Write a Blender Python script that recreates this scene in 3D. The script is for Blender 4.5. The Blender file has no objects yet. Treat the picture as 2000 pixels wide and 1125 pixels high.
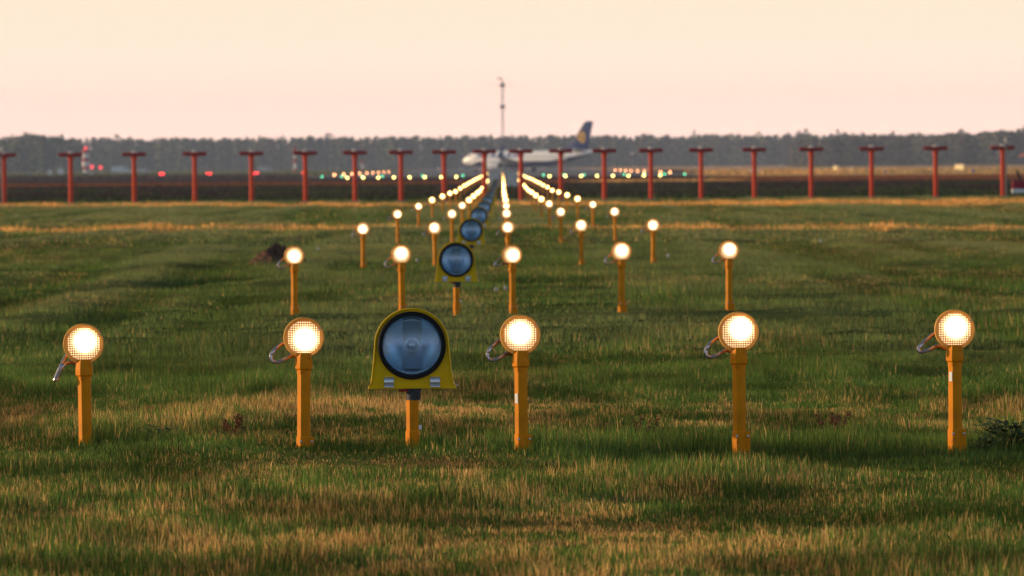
import bpy, bmesh, math, random
import numpy as np
from mathutils import Vector, Matrix, Quaternion

random.seed(7)
rng = np.random.default_rng(11)
scene = bpy.context.scene
col = scene.collection
PI = math.pi

# ------------------------------------------------------------------ camera
F_PX = 12780.0            # focal length in pixels of a 2000 px wide frame
EYE = 1.29                # eye height over the near grass
VX, VY = 984.0, 337.0     # where the light rows converge
cd = bpy.data.cameras.new('camera')
cam = bpy.data.objects.new('camera', cd)
col.objects.link(cam)
cd.sensor_width = 36.0
cd.lens = F_PX / 2000 * 36
cd.clip_start = 0.5
cd.clip_end = 12000
ROLL = 0.0075
oy, ox = (562.5 - VY), (1000 - VX)
pitch = (oy * math.cos(ROLL) - ox * math.sin(ROLL)) / F_PX
yaw = -(ox * math.cos(ROLL) + oy * math.sin(ROLL)) / F_PX
cam.location = (0, 0, EYE)
cam.rotation_mode = 'QUATERNION'
cam.rotation_quaternion = (Quaternion((0, 0, 1), yaw) @ Quaternion((1, 0, 0), PI / 2 - pitch)
                           @ Quaternion((0, 0, 1), -ROLL))
cd.dof.use_dof = True
cd.dof.focus_distance = 30.5
cd.dof.aperture_fstop = 11.0
scene.camera = cam

# ------------------------------------------------------------------ world and sun
SUN_EL = math.radians(8.0)
SUN_AZ_DIR = Vector((-1.0, 0.22, 0)).normalized()
world = bpy.data.worlds.new('World')
scene.world = world
world.use_nodes = True
nt = world.node_tree
nt.nodes.clear()
wo = nt.nodes.new('ShaderNodeOutputWorld')
bg = nt.nodes.new('ShaderNodeBackground')
sky = nt.nodes.new('ShaderNodeTexSky')
sky.sky_type = 'NISHITA'
sky.sun_disc = False
sky.sun_elevation = SUN_EL
sky.sun_rotation = math.radians(-78)
sky.altitude = 0
sky.air_density = 1.3
sky.dust_density = 2.5
sky.ozone_density = 2.0
tc = nt.nodes.new('ShaderNodeTexCoord')
sep = nt.nodes.new('ShaderNodeSeparateXYZ')
nt.links.new(tc.outputs['Generated'], sep.inputs[0])
ramp = nt.nodes.new('ShaderNodeValToRGB')       # dusk band low over the horizon
cr = ramp.color_ramp
cr.elements[0].position = 0.0
cr.elements[0].color = (11.2, 7.65, 6.3, 1)
cr.elements[1].position = 1.0
cr.elements[1].color = (8.3, 6.08, 4.5, 1)
mr = nt.nodes.new('ShaderNodeMapRange')
mr.inputs[1].default_value = 0.0
mr.inputs[2].default_value = 0.03
nt.links.new(sep.outputs[2], mr.inputs[0])
nt.links.new(mr.outputs[0], ramp.inputs[0])
fac = nt.nodes.new('ShaderNodeMapRange')        # the band gives way to the sky texture higher up
fac.interpolation_type = 'SMOOTHSTEP'
fac.inputs[1].default_value = 0.03
fac.inputs[2].default_value = 0.30
fac.inputs[3].default_value = 1.0
fac.inputs[4].default_value = 0.0
nt.links.new(sep.outputs[2], fac.inputs[0])
mix = nt.nodes.new('ShaderNodeMix')
mix.data_type = 'RGBA'
nt.links.new(fac.outputs[0], mix.inputs[0])
nt.links.new(sky.outputs[0], mix.inputs[6])
back = nt.nodes.new('ShaderNodeMapRange')       # cooler band on the side away from the sunset
back.interpolation_type = 'SMOOTHSTEP'
back.inputs[1].default_value = -0.65
back.inputs[2].default_value = 0.50
nt.links.new(sep.outputs[1], back.inputs[0])
side = nt.nodes.new('ShaderNodeMix')
side.data_type = 'RGBA'
side.inputs[6].default_value = (5.4, 6.4, 8.4, 1)
nt.links.new(back.outputs[0], side.inputs[0])
nt.links.new(ramp.outputs[0], side.inputs[7])
nt.links.new(side.outputs[2], mix.inputs[7])
nt.links.new(mix.outputs[2], bg.inputs[0])
bg.inputs[1].default_value = 0.15
nt.links.new(bg.outputs[0], wo.inputs[0])

sd = bpy.data.lights.new('sun', 'SUN')
sd.energy = 4.5
sd.color = (1.0, 0.69, 0.38)
sd.angle = math.radians(0.6)
so = bpy.data.objects.new('sun', sd)
col.objects.link(so)
sun_dir = (SUN_AZ_DIR * math.cos(SUN_EL) + Vector((0, 0, math.sin(SUN_EL))))
so.rotation_mode = 'QUATERNION'
so.rotation_quaternion = sun_dir.to_track_quat('Z', 'Y')
so.location = (-50, 20, 40)

scene.view_settings.view_transform = 'Standard'
scene.view_settings.look = 'None'
scene.view_settings.exposure = 0.0
scene.view_settings.gamma = 1.0
scene.render.engine = 'CYCLES'
scene.cycles.use_denoising = True
scene.cycles.max_bounces = 8
scene.cycles.diffuse_bounces = 3
scene.cycles.volume_bounces = 1
scene.cycles.transparent_max_bounces = 16
scene.cycles.sample_clamp_indirect = 6.0

# ------------------------------------------------------------------ noise and terrain
_perm = rng.random((256, 256))


def vnoise(x, y, seed=0):
    x = np.asarray(x, float) + seed * 17.31
    y = np.asarray(y, float) + seed * 9.77
    xi = np.floor(x).astype(np.int64)
    yi = np.floor(y).astype(np.int64)
    fx = x - xi
    fy = y - yi
    fx = fx * fx * (3 - 2 * fx)
    fy = fy * fy * (3 - 2 * fy)
    a = _perm[xi & 255, yi & 255]
    b = _perm[(xi + 1) & 255, yi & 255]
    c = _perm[xi & 255, (yi + 1) & 255]
    d = _perm[(xi + 1) & 255, (yi + 1) & 255]
    return (a * (1 - fx) + b * fx) * (1 - fy) + (c * (1 - fx) + d * fx) * fy


def fbm(x, y, seed=0, octv=4):
    s = 0.0
    a = 0.5
    tot = 0.0
    for i in range(octv):
        s = s + a * vnoise(np.asarray(x) * 2 ** i, np.asarray(y) * 2 ** i, seed + i * 3)
        tot += a
        a *= 0.5
    return s / tot


def sstep(a, b, v):
    t = np.clip((np.asarray(v, float) - a) / (b - a), 0, 1)
    return t * t * (3 - 2 * t)


def band(v, a, b, s):
    return sstep(a - s, a + s, v) * (1 - sstep(b - s, b + s, v))


PROF_D = [-200, 275, 300, 350, 420, 600, 900, 1000, 1475, 1650, 2200, 2500, 3200, 5000]
PROF_Z = [0, 0, 0.05, 0.13, 0.22, 0.40, 0.70, 0.80, 1.30, 1.45, 2.0, 2.35, 3.2, 3.4]

LAMP_X = [-1.92, -0.92, 0.08, 1.08, 2.07]


def rut(x, y):
    """two old wheel tracks running off to the left"""
    p = (y - 60) - (-4.0 - x) * 11.0
    out = 0
    for off in (-9.0, 8.0):
        c = (y - 82 - off) - (x + 4.6) * 8.5
        out = out + np.exp(-(c / 3.2) ** 2) * sstep(-2.9, -4.0, x) * (1 - sstep(115, 140, y)) * sstep(48, 56, y)
    return np.clip(out, 0, 1)


def ground_z(x, y):
    x = np.asarray(x, float)
    y = np.asarray(y, float)
    z = np.interp(y, PROF_D, PROF_Z)
    near = 1 - sstep(260, 330, y)
    n = (fbm(x * 0.9, y * 0.55, 1) - 0.5) * 0.075 + (fbm(x * 0.22, y * 0.07, 5) - 0.5) * 0.14
    n = n + (vnoise(x * 3.3, y * 2.2, 8) - 0.5) * 0.022
    z = z + n * near * sstep(10, 16, y) * 0.8 - rut(x, y) * 0.05 + (tracks(x, y) - 0.5) * 0.085 * near * sstep(40, 55, y) * sstep(1.2, 2.5, np.abs(x))
    far = sstep(300, 360, y)
    flat = sstep(820, 900, y) * (1 - sstep(60, 110, np.abs(x)))
    z = z + far * (fbm(x * 0.03, y * 0.012, 9) - 0.5) * 0.09 * (1 - flat)
    return z


def gz(x, y):
    return float(ground_z(np.array([x]), np.array([y]))[0])


def tracks(x, y):
    """mower tracks lying along the runway line, 0 dark .. 1 pale"""
    x = np.asarray(x, float)
    y = np.asarray(y, float)
    wig = (vnoise(y * 0.02, x * 0.0, 77) - 0.5) * 1.2
    t = fbm((x + wig) * 0.95, y * 0.016, 81, 3)
    t2 = fbm(x * 0.35, y * 0.09, 83, 3)
    side = sstep(1.5, 3.5, np.abs(x))
    return sstep(0.34, 0.66, t * (0.35 + 0.45 * side) + t2 * (0.65 - 0.45 * side))


def sunlit_strips(x, y):
    """golden strips across the field, their sunlit glow put into the grass colour"""
    w = (fbm(x * 0.5, y * 0.16, 21) - 0.5)
    s1 = 151 - x * 0.75 + w * 12
    d = 1.0 * band(y, s1 - 4, s1 + 5, 2.0) * (0.5 + 0.7 * fbm(x * 0.35, y * 0.05, 35)) * (1 - 0.6 * band(x, -2.5, 1.5, 1.5))
    s2 = 264 - x * 0.7
    wid = 8 + 12 * sstep(-5, 20, x)
    return np.clip(d + 1.0 * band(y, s2 - wid, s2 + wid, 4) * (0.7 + 0.5 * fbm(x * 0.2, y * 0.04, 36)), 0, 1)


def dryness(x, y):
    """0 lush .. 1 dead straw, as it lies on the field"""
    x = np.asarray(x, float)
    y = np.asarray(y, float)
    w = (fbm(x * 0.5, y * 0.16, 21) - 0.5)
    d = 0.10 + 0.30 * sstep(0.50, 0.75, fbm(x * 0.55, y * 0.11, 23))
    yy = y + w * 5
    d = d + 0.55 * band(yy, 32.3, 37.5, 1.4) * (0.45 + 0.75 * fbm(x * 0.8, y * 0.25, 25))
    d = d + (0.36 - 0.08 * sstep(0, 1.2, x)) * (1 - sstep(27.6, 29.6, yy)) * (0.0 + 1.1 * sstep(0.3, 0.7, fbm(x * 1.1, y * 0.5, 27)))
    d = d + 0.9 * np.exp(-((yy - 23.7) / 0.40) ** 2) * sstep(0.3, 0.6, fbm(x * 0.7 + 3, y * 0.05, 29)) * (1 - 0.5 * sstep(-.5, 1, x))
    for px_, dd in ((1380, 29.35), (1010, 29.5), (470, 28.55), (880, 28.9), (1245, 28.9)):
        d = d + 0.9 * np.exp(-((x - (px_ - VX) * dd / F_PX) / 0.09) ** 2 - ((y - dd) / 0.16) ** 2)
    d = d + 0.5 * np.exp(-((yy - 25.6) / 0.35) ** 2) * sstep(-0.6, -1.4, x)
    d = d + 0.6 * np.exp(-((yy - 29.0) / 0.35) ** 2) * sstep(0.5, 0.62, fbm(x * 1.4, y * 0.05, 31))
    d = d + 0.22 * sstep(0.45, 0.62, fbm(x * 0.12, y * 0.035, 33)) * sstep(60, 95, y)
    d = d + sunlit_strips(x, y)  # sunlit strips are coloured as straw too
    return np.clip(d, 0, 1)


def mixc(a, b, t):
    t = np.asarray(t)[..., None]
    return np.asarray(a) * (1 - t) + np.asarray(b) * t


def ground_colour(x, y):
    x = np.asarray(x, float)
    y = np.asarray(y, float)
    u = x / np.maximum(y, 1)
    dr = dryness(x, y)
    c = mixc(np.array([0.060, 0.105, 0.022]), np.array([0.44, 0.28, 0.095]), dr ** 1.2)
    m = fbm(x * 0.4, y * 0.1, 41)
    c = mixc(c, np.array([0.25, 0.25, 0.10]) * np.ones_like(c), 0.4 * tracks(x, y) * sstep(38, 60, y) * (1 - sunlit_strips(x, y)))
    c = c * (0.65 + 0.7 * m)[..., None] * (1 + 0.6 * sunlit_strips(x, y))[..., None]  # low sun on the strips painted as brighter ground
    wob = (fbm(x * 0.05, y * 0.01, 43) - 0.5)
    ye = y * (1 + 0.10 * wob)
    # the dark rough ground behind the antennas
    dark = mixc(np.array([0.040, 0.030, 0.025]), np.array([0.046, 0.056, 0.022]), sstep(0.5, 0.65, fbm(x * 0.1, y * 0.02, 45)))
    c = mixc(c, np.array([0.035, 0.055, 0.018]) * np.ones_like(c), band(ye, 285, 330, 6))
    c = mixc(c, dark, sstep(308, 335, ye))
    redsoil = np.array([0.20, 0.068, 0.026]) * np.ones_like(c)
    plum = np.array([0.062, 0.042, 0.046]) * np.ones_like(c)
    gold = mixc(np.array([0.62, 0.36, 0.12]), np.array([0.40, 0.29, 0.13]), sstep(0.4, 0.6, fbm(x * 0.04, y * 0.02, 47)))
    c = mixc(c, redsoil, band(ye, 520, 610, 15) * (1 - sstep(0.006, 0.014, u)))
    c = mixc(c, plum, sstep(600, 660, ye) * (1 - sstep(0.030, 0.040, u)))
    c = mixc(c, redsoil, sstep(500, 560, ye) * sstep(0.030, 0.036, u))
    c = mixc(c, gold, band(ye, 545, 610, 12) * band(u, 0.012, 0.036, 0.004))
    c = mixc(c, gold, sstep(730, 800, ye) * sstep(0.026, 0.032, u))
    fld = mixc(np.array([0.10, 0.12, 0.055]), np.array([0.16, 0.15, 0.075]), sstep(0.4, 0.6, fbm(x * 0.02, y * 0.005, 49)))
    c = mixc(c, fld, sstep(1040, 1150, ye) * (1 - sstep(0.0, 0.02, u)))
    pink = mixc(np.array([0.52, 0.32, 0.20]), np.array([0.32, 0.26, 0.12]), sstep(0.42, 0.58, fbm(x * 0.02, y * 0.004, 51)))
    c = mixc(c, pink, sstep(1300, 1500, ye) * sstep(0.0, 0.02, u))
    return np.clip(c, 0.005, 0.8)


# ------------------------------------------------------------------ material helpers
def new_mat(name):
    m = bpy.data.materials.new(name)
    m.use_nodes = True
    n = m.node_tree
    n.nodes.clear()
    out = n.nodes.new('ShaderNodeOutputMaterial')
    return m, n, out


def paint(name, rgb, rough=0.5, metal=0.0, var=0.12, scale=18.0, bump=0.0, dirt=None, coat=0.0, spec=0.08):
    m, n, out = new_mat(name)
    b = n.nodes.new('ShaderNodeBsdfPrincipled')
    t = n.nodes.new('ShaderNodeTexCoord')
    nz = n.nodes.new('ShaderNodeTexNoise')
    nz.inputs['Scale'].default_value = scale
    nz.inputs['Detail'].default_value = 5
    n.links.new(t.outputs['Object'], nz.inputs['Vector'])
    r = n.nodes.new('ShaderNodeValToRGB')
    lo = [c * (1 - var) for c in rgb]
    hi = [min(1, c * (1 + var)) for c in rgb]
    if dirt:
        lo = list(dirt)
    r.color_ramp.elements[0].position = 0.28 if dirt else 0.3
    r.color_ramp.elements[0].color = (*lo, 1)
    r.color_ramp.elements[1].position = 0.42 if dirt else 0.7
    r.color_ramp.elements[1].color = (*hi, 1)
    n.links.new(nz.outputs[0], r.inputs[0])
    n.links.new(r.outputs[0], b.inputs['Base Color'])
    b.inputs['Roughness'].default_value = rough
    b.inputs['Metallic'].default_value = metal
    b.inputs['Specular IOR Level'].default_value = spec
    if coat:
        b.inputs['Coat Weight'].default_value = coat
    if bump:
        bp = n.nodes.new('ShaderNodeBump')
        bp.inputs['Strength'].default_value = bump
        bp.inputs['Distance'].default_value = 0.01
        n.links.new(nz.outputs[0], bp.inputs['Height'])
        n.links.new(bp.outputs[0], b.inputs['Normal'])
    n.links.new(b.outputs[0], out.inputs[0])
    return m


def emitter(name, rgb, strength):
    m, n, out = new_mat(name)
    e = n.nodes.new('ShaderNodeEmission')
    e.inputs[0].default_value = (*rgb, 1)
    e.inputs[1].default_value = strength
    n.links.new(e.outputs[0], out.inputs[0])
    m.cycles.emission_sampling = 'NONE'
    return m


def math_node(n, op, a, b=None, c=None):
    k = n.nodes.new('ShaderNodeMath')
    k.operation = op
    for i, v in enumerate((a, b, c)):
        if v is None:
            continue
        if isinstance(v, (int, float)):
            k.inputs[i].default_value = v
        else:
            n.links.new(v, k.inputs[i])
    return k.outputs[0]


def map_range(n, v, a, b, c, d, smooth=True):
    k = n.nodes.new('ShaderNodeMapRange')
    if smooth:
        k.interpolation_type = 'SMOOTHSTEP'
    n.links.new(v, k.inputs[0])
    for i, q in enumerate((a, b, c, d)):
        k.inputs[i + 1].default_value = q
    return k.outputs[0]


def lit_lens(name, gain, c0=(1.0, 0.34, 0.07, 1), c1=(1.0, 0.70, 0.36, 1)):
    """prismatic front glass of a burning approach lamp"""
    m, n, out = new_mat(name)
    t = n.nodes.new('ShaderNodeTexCoord')
    s = n.nodes.new('ShaderNodeSeparateXYZ')
    n.links.new(t.outputs['Object'], s.inputs[0])
    oi = n.nodes.new('ShaderNodeObjectInfo')
    X, Z = s.outputs[0], s.outputs[2]
    r1 = math_node(n, 'MULTIPLY_ADD', oi.outputs['Random'], 0.022, -0.011)
    r2 = math_node(n, 'FRACT', math_node(n, 'MULTIPLY', oi.outputs['Random'], 37.7))
    r2 = math_node(n, 'MULTIPLY_ADD', r2, 0.024, -0.008)
    dx = math_node(n, 'SUBTRACT', X, r1)
    dz = math_node(n, 'SUBTRACT', Z, r2)
    r = math_node(n, 'SQRT', math_node(n, 'ADD', math_node(n, 'MULTIPLY', dx, dx), math_node(n, 'MULTIPLY', dz, dz)))
    P = 1 / 0.0106
    fx = math_node(n, 'ABSOLUTE', math_node(n, 'SUBTRACT', math_node(n, 'FRACT', math_node(n, 'MULTIPLY', X, P)), 0.5))
    fz = math_node(n, 'ABSOLUTE', math_node(n, 'SUBTRACT', math_node(n, 'FRACT', math_node(n, 'MULTIPLY', Z, P)), 0.5))
    g = math_node(n, 'MAXIMUM', fx, fz)
    line = map_range(n, g, 0.22, 0.42, 0.0, 1.0)
    hot = map_range(n, r, 0.028, 0.086, 1.0, 0.0)
    cell = math_node(n, 'MULTIPLY_ADD', math_node(n, 'POWER', hot, 2.2), gain * 8.0, gain * 1.55)
    bar = math_node(n, 'MULTIPLY_ADD', math_node(n, 'POWER', hot, 3.5), gain * 6.0, gain * 0.34)
    mx = n.nodes.new('ShaderNodeMix')
    mx.data_type = 'FLOAT'
    n.links.new(line, mx.inputs[0])
    n.links.new(cell, mx.inputs[2])
    n.links.new(bar, mx.inputs[3])
    rp = n.nodes.new('ShaderNodeMix')
    rp.data_type = 'RGBA'
    rp.inputs[6].default_value = c1
    rp.inputs[7].default_value = c0
    n.links.new(math_node(n, 'MULTIPLY', line, math_node(n, 'SUBTRACT', 1.0, math_node(n, 'POWER', hot, 1.5))), rp.inputs[0])
    rp_out = rp.outputs[2]
    e = n.nodes.new('ShaderNodeEmission')
    n.links.new(rp_out, e.inputs[0])
    n.links.new(mx.outputs[0], e.inputs[1])
    n.links.new(e.outputs[0], out.inputs[0])
    m.cycles.emission_sampling = 'FRONT'
    return m


def thin_glass(name, tint, refl=0.10):
    m, n, out = new_mat(name)
    tr = n.nodes.new('ShaderNodeBsdfTransparent')
    tr.inputs[0].default_value = (*tint, 1)
    gl = n.nodes.new('ShaderNodeBsdfGlossy')
    gl.inputs[1].default_value = 0.16
    gl.inputs[0].default_value = (0.8, 0.9, 1.0, 1)
    mx = n.nodes.new('ShaderNodeMixShader')
    mx.inputs[0].default_value = refl
    n.links.new(tr.outputs[0], mx.inputs[1])
    n.links.new(gl.outputs[0], mx.inputs[2])
    n.links.new(mx.outputs[0], out.inputs[0])
    return m


def attr_leaf(name, transl=0.35, rough=0.9):
    m, n, out = new_mat(name)
    a = n.nodes.new('ShaderNodeAttribute')
    a.attribute_name = 'tint'
    d = n.nodes.new('ShaderNodeBsdfDiffuse')
    d.inputs[1].default_value = rough
    t = n.nodes.new('ShaderNodeBsdfTranslucent')
    mx = n.nodes.new('ShaderNodeMixShader')
    mx.inputs[0].default_value = transl
    n.links.new(a.outputs[0], d.inputs[0])
    n.links.new(a.outputs[0], t.inputs[0])
    n.links.new(d.outputs[0], mx.inputs[1])
    n.links.new(t.outputs[0], mx.inputs[2])
    n.links.new(mx.outputs[0], out.inputs[0])
    return m


def ground_mat():
    m, n, out = new_mat('field_ground')
    a = n.nodes.new('ShaderNodeAttribute')
    a.attribute_name = 'tint'
    geo = n.nodes.new('ShaderNodeNewGeometry')
    mp = n.nodes.new('ShaderNodeMapping')
    mp.inputs['Scale'].default_value = (1.0, 0.30, 1.0)
    n.links.new(geo.outputs['Position'], mp.inputs[0])
    nz = n.nodes.new('ShaderNodeTexNoise')
    nz.inputs['Scale'].default_value = 1.6
    nz.inputs['Detail'].default_value = 8
    nz.inputs['Roughness'].default_value = 0.7
    n.links.new(mp.outputs[0], nz.inputs['Vector'])
    k = map_range(n, nz.outputs[0], 0.3, 0.7, 0.55, 1.45, False)
    mu = n.nodes.new('ShaderNodeMix')
    mu.data_type = 'RGBA'
    mu.blend_type = 'MULTIPLY'
    mu.inputs[0].default_value = 1.0
    n.links.new(a.outputs[0], mu.inputs[6])
    n.links.new(k, mu.inputs[7])
    b = n.nodes.new('ShaderNodeBsdfDiffuse')
    b.inputs[1].default_value = 1.0
    n.links.new(mu.outputs[2], b.inputs[0])
    bp = n.nodes.new('ShaderNodeBump')
    bp.inputs['Strength'].default_value = 0.6
    bp.inputs['Distance'].default_value = 0.06
    n.links.new(nz.outputs[0], bp.inputs['Height'])
    n.links.new(bp.outputs[0], b.inputs['Normal'])
    n.links.new(b.outputs[0], out.inputs[0])
    return m


M = {}
M['orange'] = paint('orange_paint', (0.72, 0.245, 0.002), 0.45, 0, 0.14, 9, 0.05)
M['orange_worn'] = paint('worn_orange_paint', (0.66, 0.215, 0.003), 0.5, 0, 0.15, 22, 0.1, dirt=(0.46, 0.135, 0.006))
M['bezel'] = paint('bezel_paint', (0.66, 0.33, 0.075), 0.55, 0.0, 0.1, 30)
M['yellow'] = paint('yellow_enamel', (0.84, 0.52, 0.003), 0.38, 0, 0.07, 9, 0.02)
M['rubber'] = paint('black_rubber', (0.012, 0.012, 0.014), 0.55, 0, 0.2, 30)
M['steel'] = paint('steel', (0.55, 0.56, 0.60), 0.32, 1.0, 0.12, 40)
M['dark_metal'] = paint('grey_cast_metal', (0.045, 0.048, 0.055), 0.5, 0.2, 0.2, 40)
M['conduit'] = paint('conduit', (0.50, 0.43, 0.43), 0.27, 0.9, 0.06, 20)
M['reflector'] = paint('lamp_reflector', (0.52, 0.74, 0.98), 0.24, 0.88, 0.08, 14, spec=0.5)
M['reflection_dark'] = paint('painted_reflection', (0.33, 0.46, 0.60), 0.42, 0.8, 0.1, 8)
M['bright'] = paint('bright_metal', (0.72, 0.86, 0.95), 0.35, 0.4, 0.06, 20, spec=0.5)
M['clip'] = paint('galvanised_clip', (0.80, 0.84, 0.90), 0.36, 0.75, 0.06, 30, spec=0.5)
M['glass'] = thin_glass('cover_glass', (0.88, 0.95, 1.0), 0.12)
M['bulb'] = thin_glass('bulb_glass', (0.85, 0.92, 0.97), 0.35)
M['lens'] = lit_lens('lit_prismatic_glass', 1.0)
M['lens_far'] = lit_lens('lit_prismatic_glass_full_beam', 2.0, (1.0, 0.40, 0.10, 1), (1.0, 0.66, 0.22, 1))
M['sticker'] = paint('white_sticker', (0.80, 0.80, 0.78), 0.5, 0, 0.05, 60)
M['red'] = paint('signal_red_paint', (0.60, 0.050, 0.014), 0.5, 0, 0.14, 4, 0.05)
M['red_dark'] = paint('radome_red', (0.34, 0.016, 0.016), 0.45, 0, 0.12, 4)
M['pale'] = paint('pale_grey_plastic', (0.62, 0.56, 0.54), 0.45, 0, 0.06, 20)
M['white'] = paint('white_paint', (0.78, 0.78, 0.78), 0.45, 0, 0.05, 6)
M['grey'] = paint('grey_paint', (0.72, 0.66, 0.58), 0.55, 0, 0.1, 3)
M['grey_dark'] = paint('dark_grey_paint', (0.12, 0.12, 0.13), 0.6, 0, 0.1, 5)
M['blue'] = paint('blue_paint', (0.03, 0.09, 0.30), 0.5, 0, 0.1, 5)
M['sign_yellow'] = paint('sign_yellow', (0.82, 0.68, 0.36), 0.5, 0, 0.06, 3)
M['pole_grey'] = paint('weathered_pole', (0.20, 0.19, 0.20), 0.6, 0, 0.1, 8)
M['concrete'] = paint('concrete', (0.28, 0.27, 0.26), 0.85, 0, 0.15, 12, 0.2)
M['asphalt'] = paint('asphalt', (0.16, 0.155, 0.17), 0.8, 0, 0.15, 0.3)
M['mark'] = paint('runway_marking', (0.7, 0.7, 0.68), 0.7, 0, 0.1, 1)
M['navy'] = paint('navy_paint', (0.010, 0.022, 0.115), 0.30, 0, 0.05, 1, coat=0.3)
M['wing_grey'] = paint('wing_grey', (0.40, 0.41, 0.43), 0.35, 0.2, 0.05, 1)
M['harp_yellow'] = paint('emblem_yellow', (0.72, 0.40, 0.03), 0.4, 0, 0.05, 2)
M['letter_blue'] = paint('lettering_blue', (0.022, 0.07, 0.30), 0.4, 0, 0.05, 2)
M['lip'] = paint('bare_aluminium', (0.72, 0.66, 0.64), 0.25, 0.9, 0.05, 3)
M['window'] = paint('cabin_glass', (0.03, 0.035, 0.045), 0.1, 0, 0.1, 3)
M['tyre'] = paint('tyre_rubber', (0.015, 0.015, 0.016), 0.7, 0, 0.1, 9)
M['soil'] = paint('dug_soil', (0.105, 0.058, 0.040), 0.95, 0, 0.4, 14, 0.8)
M['seed_white'] = paint('seed_fluff', (0.62, 0.60, 0.56), 0.9, 0, 0.1, 50)
M['stem_green'] = paint('stem_green', (0.12, 0.16, 0.05), 0.7, 0, 0.1, 50)
M['em_red'] = emitter('lit_red_lens', (1.0, 0.035, 0.05), 14.0)
M['em_red_dim'] = emitter('dim_red_lens', (1.0, 0.05, 0.04), 5.0)
M['em_red_soft'] = emitter('red_beacon_lens', (1.0, 0.06, 0.07), 2.4)
M['em_green'] = emitter('lit_green_lens', (0.12, 0.80, 0.40), 5.5)
M['em_orange'] = emitter('lit_edge_lens', (1.0, 0.40, 0.16), 14.0)
M['em_bar'] = emitter('lit_crossbar_lens', (1.0, 0.74, 0.20), 15.0)
M['leaf'] = attr_leaf('grass_blades', 0.38)
M['needle'] = attr_leaf('tree_foliage', 0.12)
M['ground'] = ground_mat()


# ------------------------------------------------------------------ mesh helpers
class MB:
    def __init__(self):
        self.v, self.f, self.s = [], [], []

    def add(self, vs, fs, smooth=False):
        o = len(self.v)
        self.v += [tuple(p) for p in vs]
        self.f += [tuple(i + o for i in f) for f in fs]
        self.s += [smooth] * len(fs)
        return self

    def box(self, c, size, bev=0.0, rot=None):
        bm = bmesh.new()
        bmesh.ops.create_cube(bm, size=1.0)
        for v in bm.verts:
            v.co = Vector((v.co.x * size[0], v.co.y * size[1], v.co.z * size[2]))
        if bev:
            bmesh.ops.bevel(bm, geom=bm.edges[:], offset=bev, segments=2, affect='EDGES', profile=0.5)
        bm.verts.ensure_lookup_table()
        pts = []
        for v in bm.verts:
            p = v.co
            if rot is not None:
                p = rot @ p
            pts.append(p + Vector(c))
        self.add(pts, [[v.index for v in f.verts] for f in bm.faces])
        bm.free()
        return self

    def lathe(self, prof, n=24, axis='z', c=(0, 0, 0), smooth=True, cap0=True, cap1=True, phase=0.0, sq=(1, 1)):
        """prof: list of (radius, position along axis)"""
        vs, fs = [], []
        for r, h in prof:
            for k in range(n):
                a = 2 * PI * (k + phase) / n
                p, q = r * math.cos(a) * sq[0], r * math.sin(a) * sq[1]
                if axis == 'z':
                    vs.append((c[0] + p, c[1] + q, c[2] + h))
                elif axis == 'y':
                    vs.append((c[0] + p, c[1] + h, c[2] + q))
                else:
                    vs.append((c[0] + h, c[1] + p, c[2] + q))
        m = len(prof)
        for j in range(m - 1):
            for k in range(n):
                k2 = (k + 1) % n
                fs.append((j * n + k, j * n + k2, (j + 1) * n + k2, (j + 1) * n + k))
        if cap0:
            fs.append(tuple(range(n))[::-1])
        if cap1:
            fs.append(tuple(range((m - 1) * n, m * n)))
        return self.add(vs, fs, smooth)

    def tube(self, pts, r, n=8, caps=True):
        pts = [Vector(p) for p in pts]
        rs = r if isinstance(r, (list, tuple)) else [r] * len(pts)
        vs, fs = [], []
        up = Vector((0.13, 0.31, 0.94)).normalized()
        for i, p in enumerate(pts):
            t = (pts[min(i + 1, len(pts) - 1)] - pts[max(i - 1, 0)]).normalized()
            a = t.cross(up)
            if a.length < 1e-3:
                a = t.cross(Vector((1, 0, 0)))
            a.normalize()
            b = t.cross(a).normalized()
            for k in range(n):
                w = 2 * PI * k / n
                vs.append(p + (a * math.cos(w) + b * math.sin(w)) * rs[i])
        for j in range(len(pts) - 1):
            for k in range(n):
                k2 = (k + 1) % n
                fs.append((j * n + k, j * n + k2, (j + 1) * n + k2, (j + 1) * n + k))
        if caps:
            fs.append(tuple(range(n))[::-1])
            fs.append(tuple(range((len(pts) - 1) * n, len(pts) * n)))
        return self.add(vs, fs, True)

    def slab(self, outline, y0, y1, smooth=False):
        """outline in x,z extruded along y"""
        n = len(outline)
        vs = [(x, y0, z) for x, z in outline] + [(x, y1, z) for x, z in outline]
        fs = [tuple(range(n)), tuple(range(n, 2 * n))[::-1]]
        for k in range(n):
            k2 = (k + 1) % n
            fs.append((k, k + n, k2 + n, k2))
        return self.add(vs, fs, smooth)

    def loft(self, rings, caps=True, smooth=True):
        n = len(rings[0])
        vs = [p for r in rings for p in r]
        fs = []
        for j in range(len(rings) - 1):
            for k in range(n):
                k2 = (k + 1) % n
                fs.append((j * n + k, j * n + k2, (j + 1) * n + k2, (j + 1) * n + k))
        if caps:
            fs.append(tuple(range(n))[::-1])
            fs.append(tuple(range((len(rings) - 1) * n, len(rings) * n)))
        return self.add(vs, fs, smooth)

    def build(self, name, mat, parent=None, loc=None, sharp=40):
        me = bpy.data.meshes.new(name)
        me.from_pydata(self.v, [], self.f)
        bm = bmesh.new()
        bm.from_mesh(me)
        bmesh.ops.recalc_face_normals(bm, faces=bm.faces[:])
        bm.to_mesh(me)
        bm.free()
        for p, s in zip(me.polygons, self.s):
            p.use_smooth = s
        if any(self.s):
            me.set_sharp_from_angle(angle=math.radians(sharp))
        me.materials.append(mat)
        o = bpy.data.objects.new(name, me)
        col.objects.link(o)
        if parent is not None:
            o.parent = parent
        if loc is not None:
            o.location = loc
        return o


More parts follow.
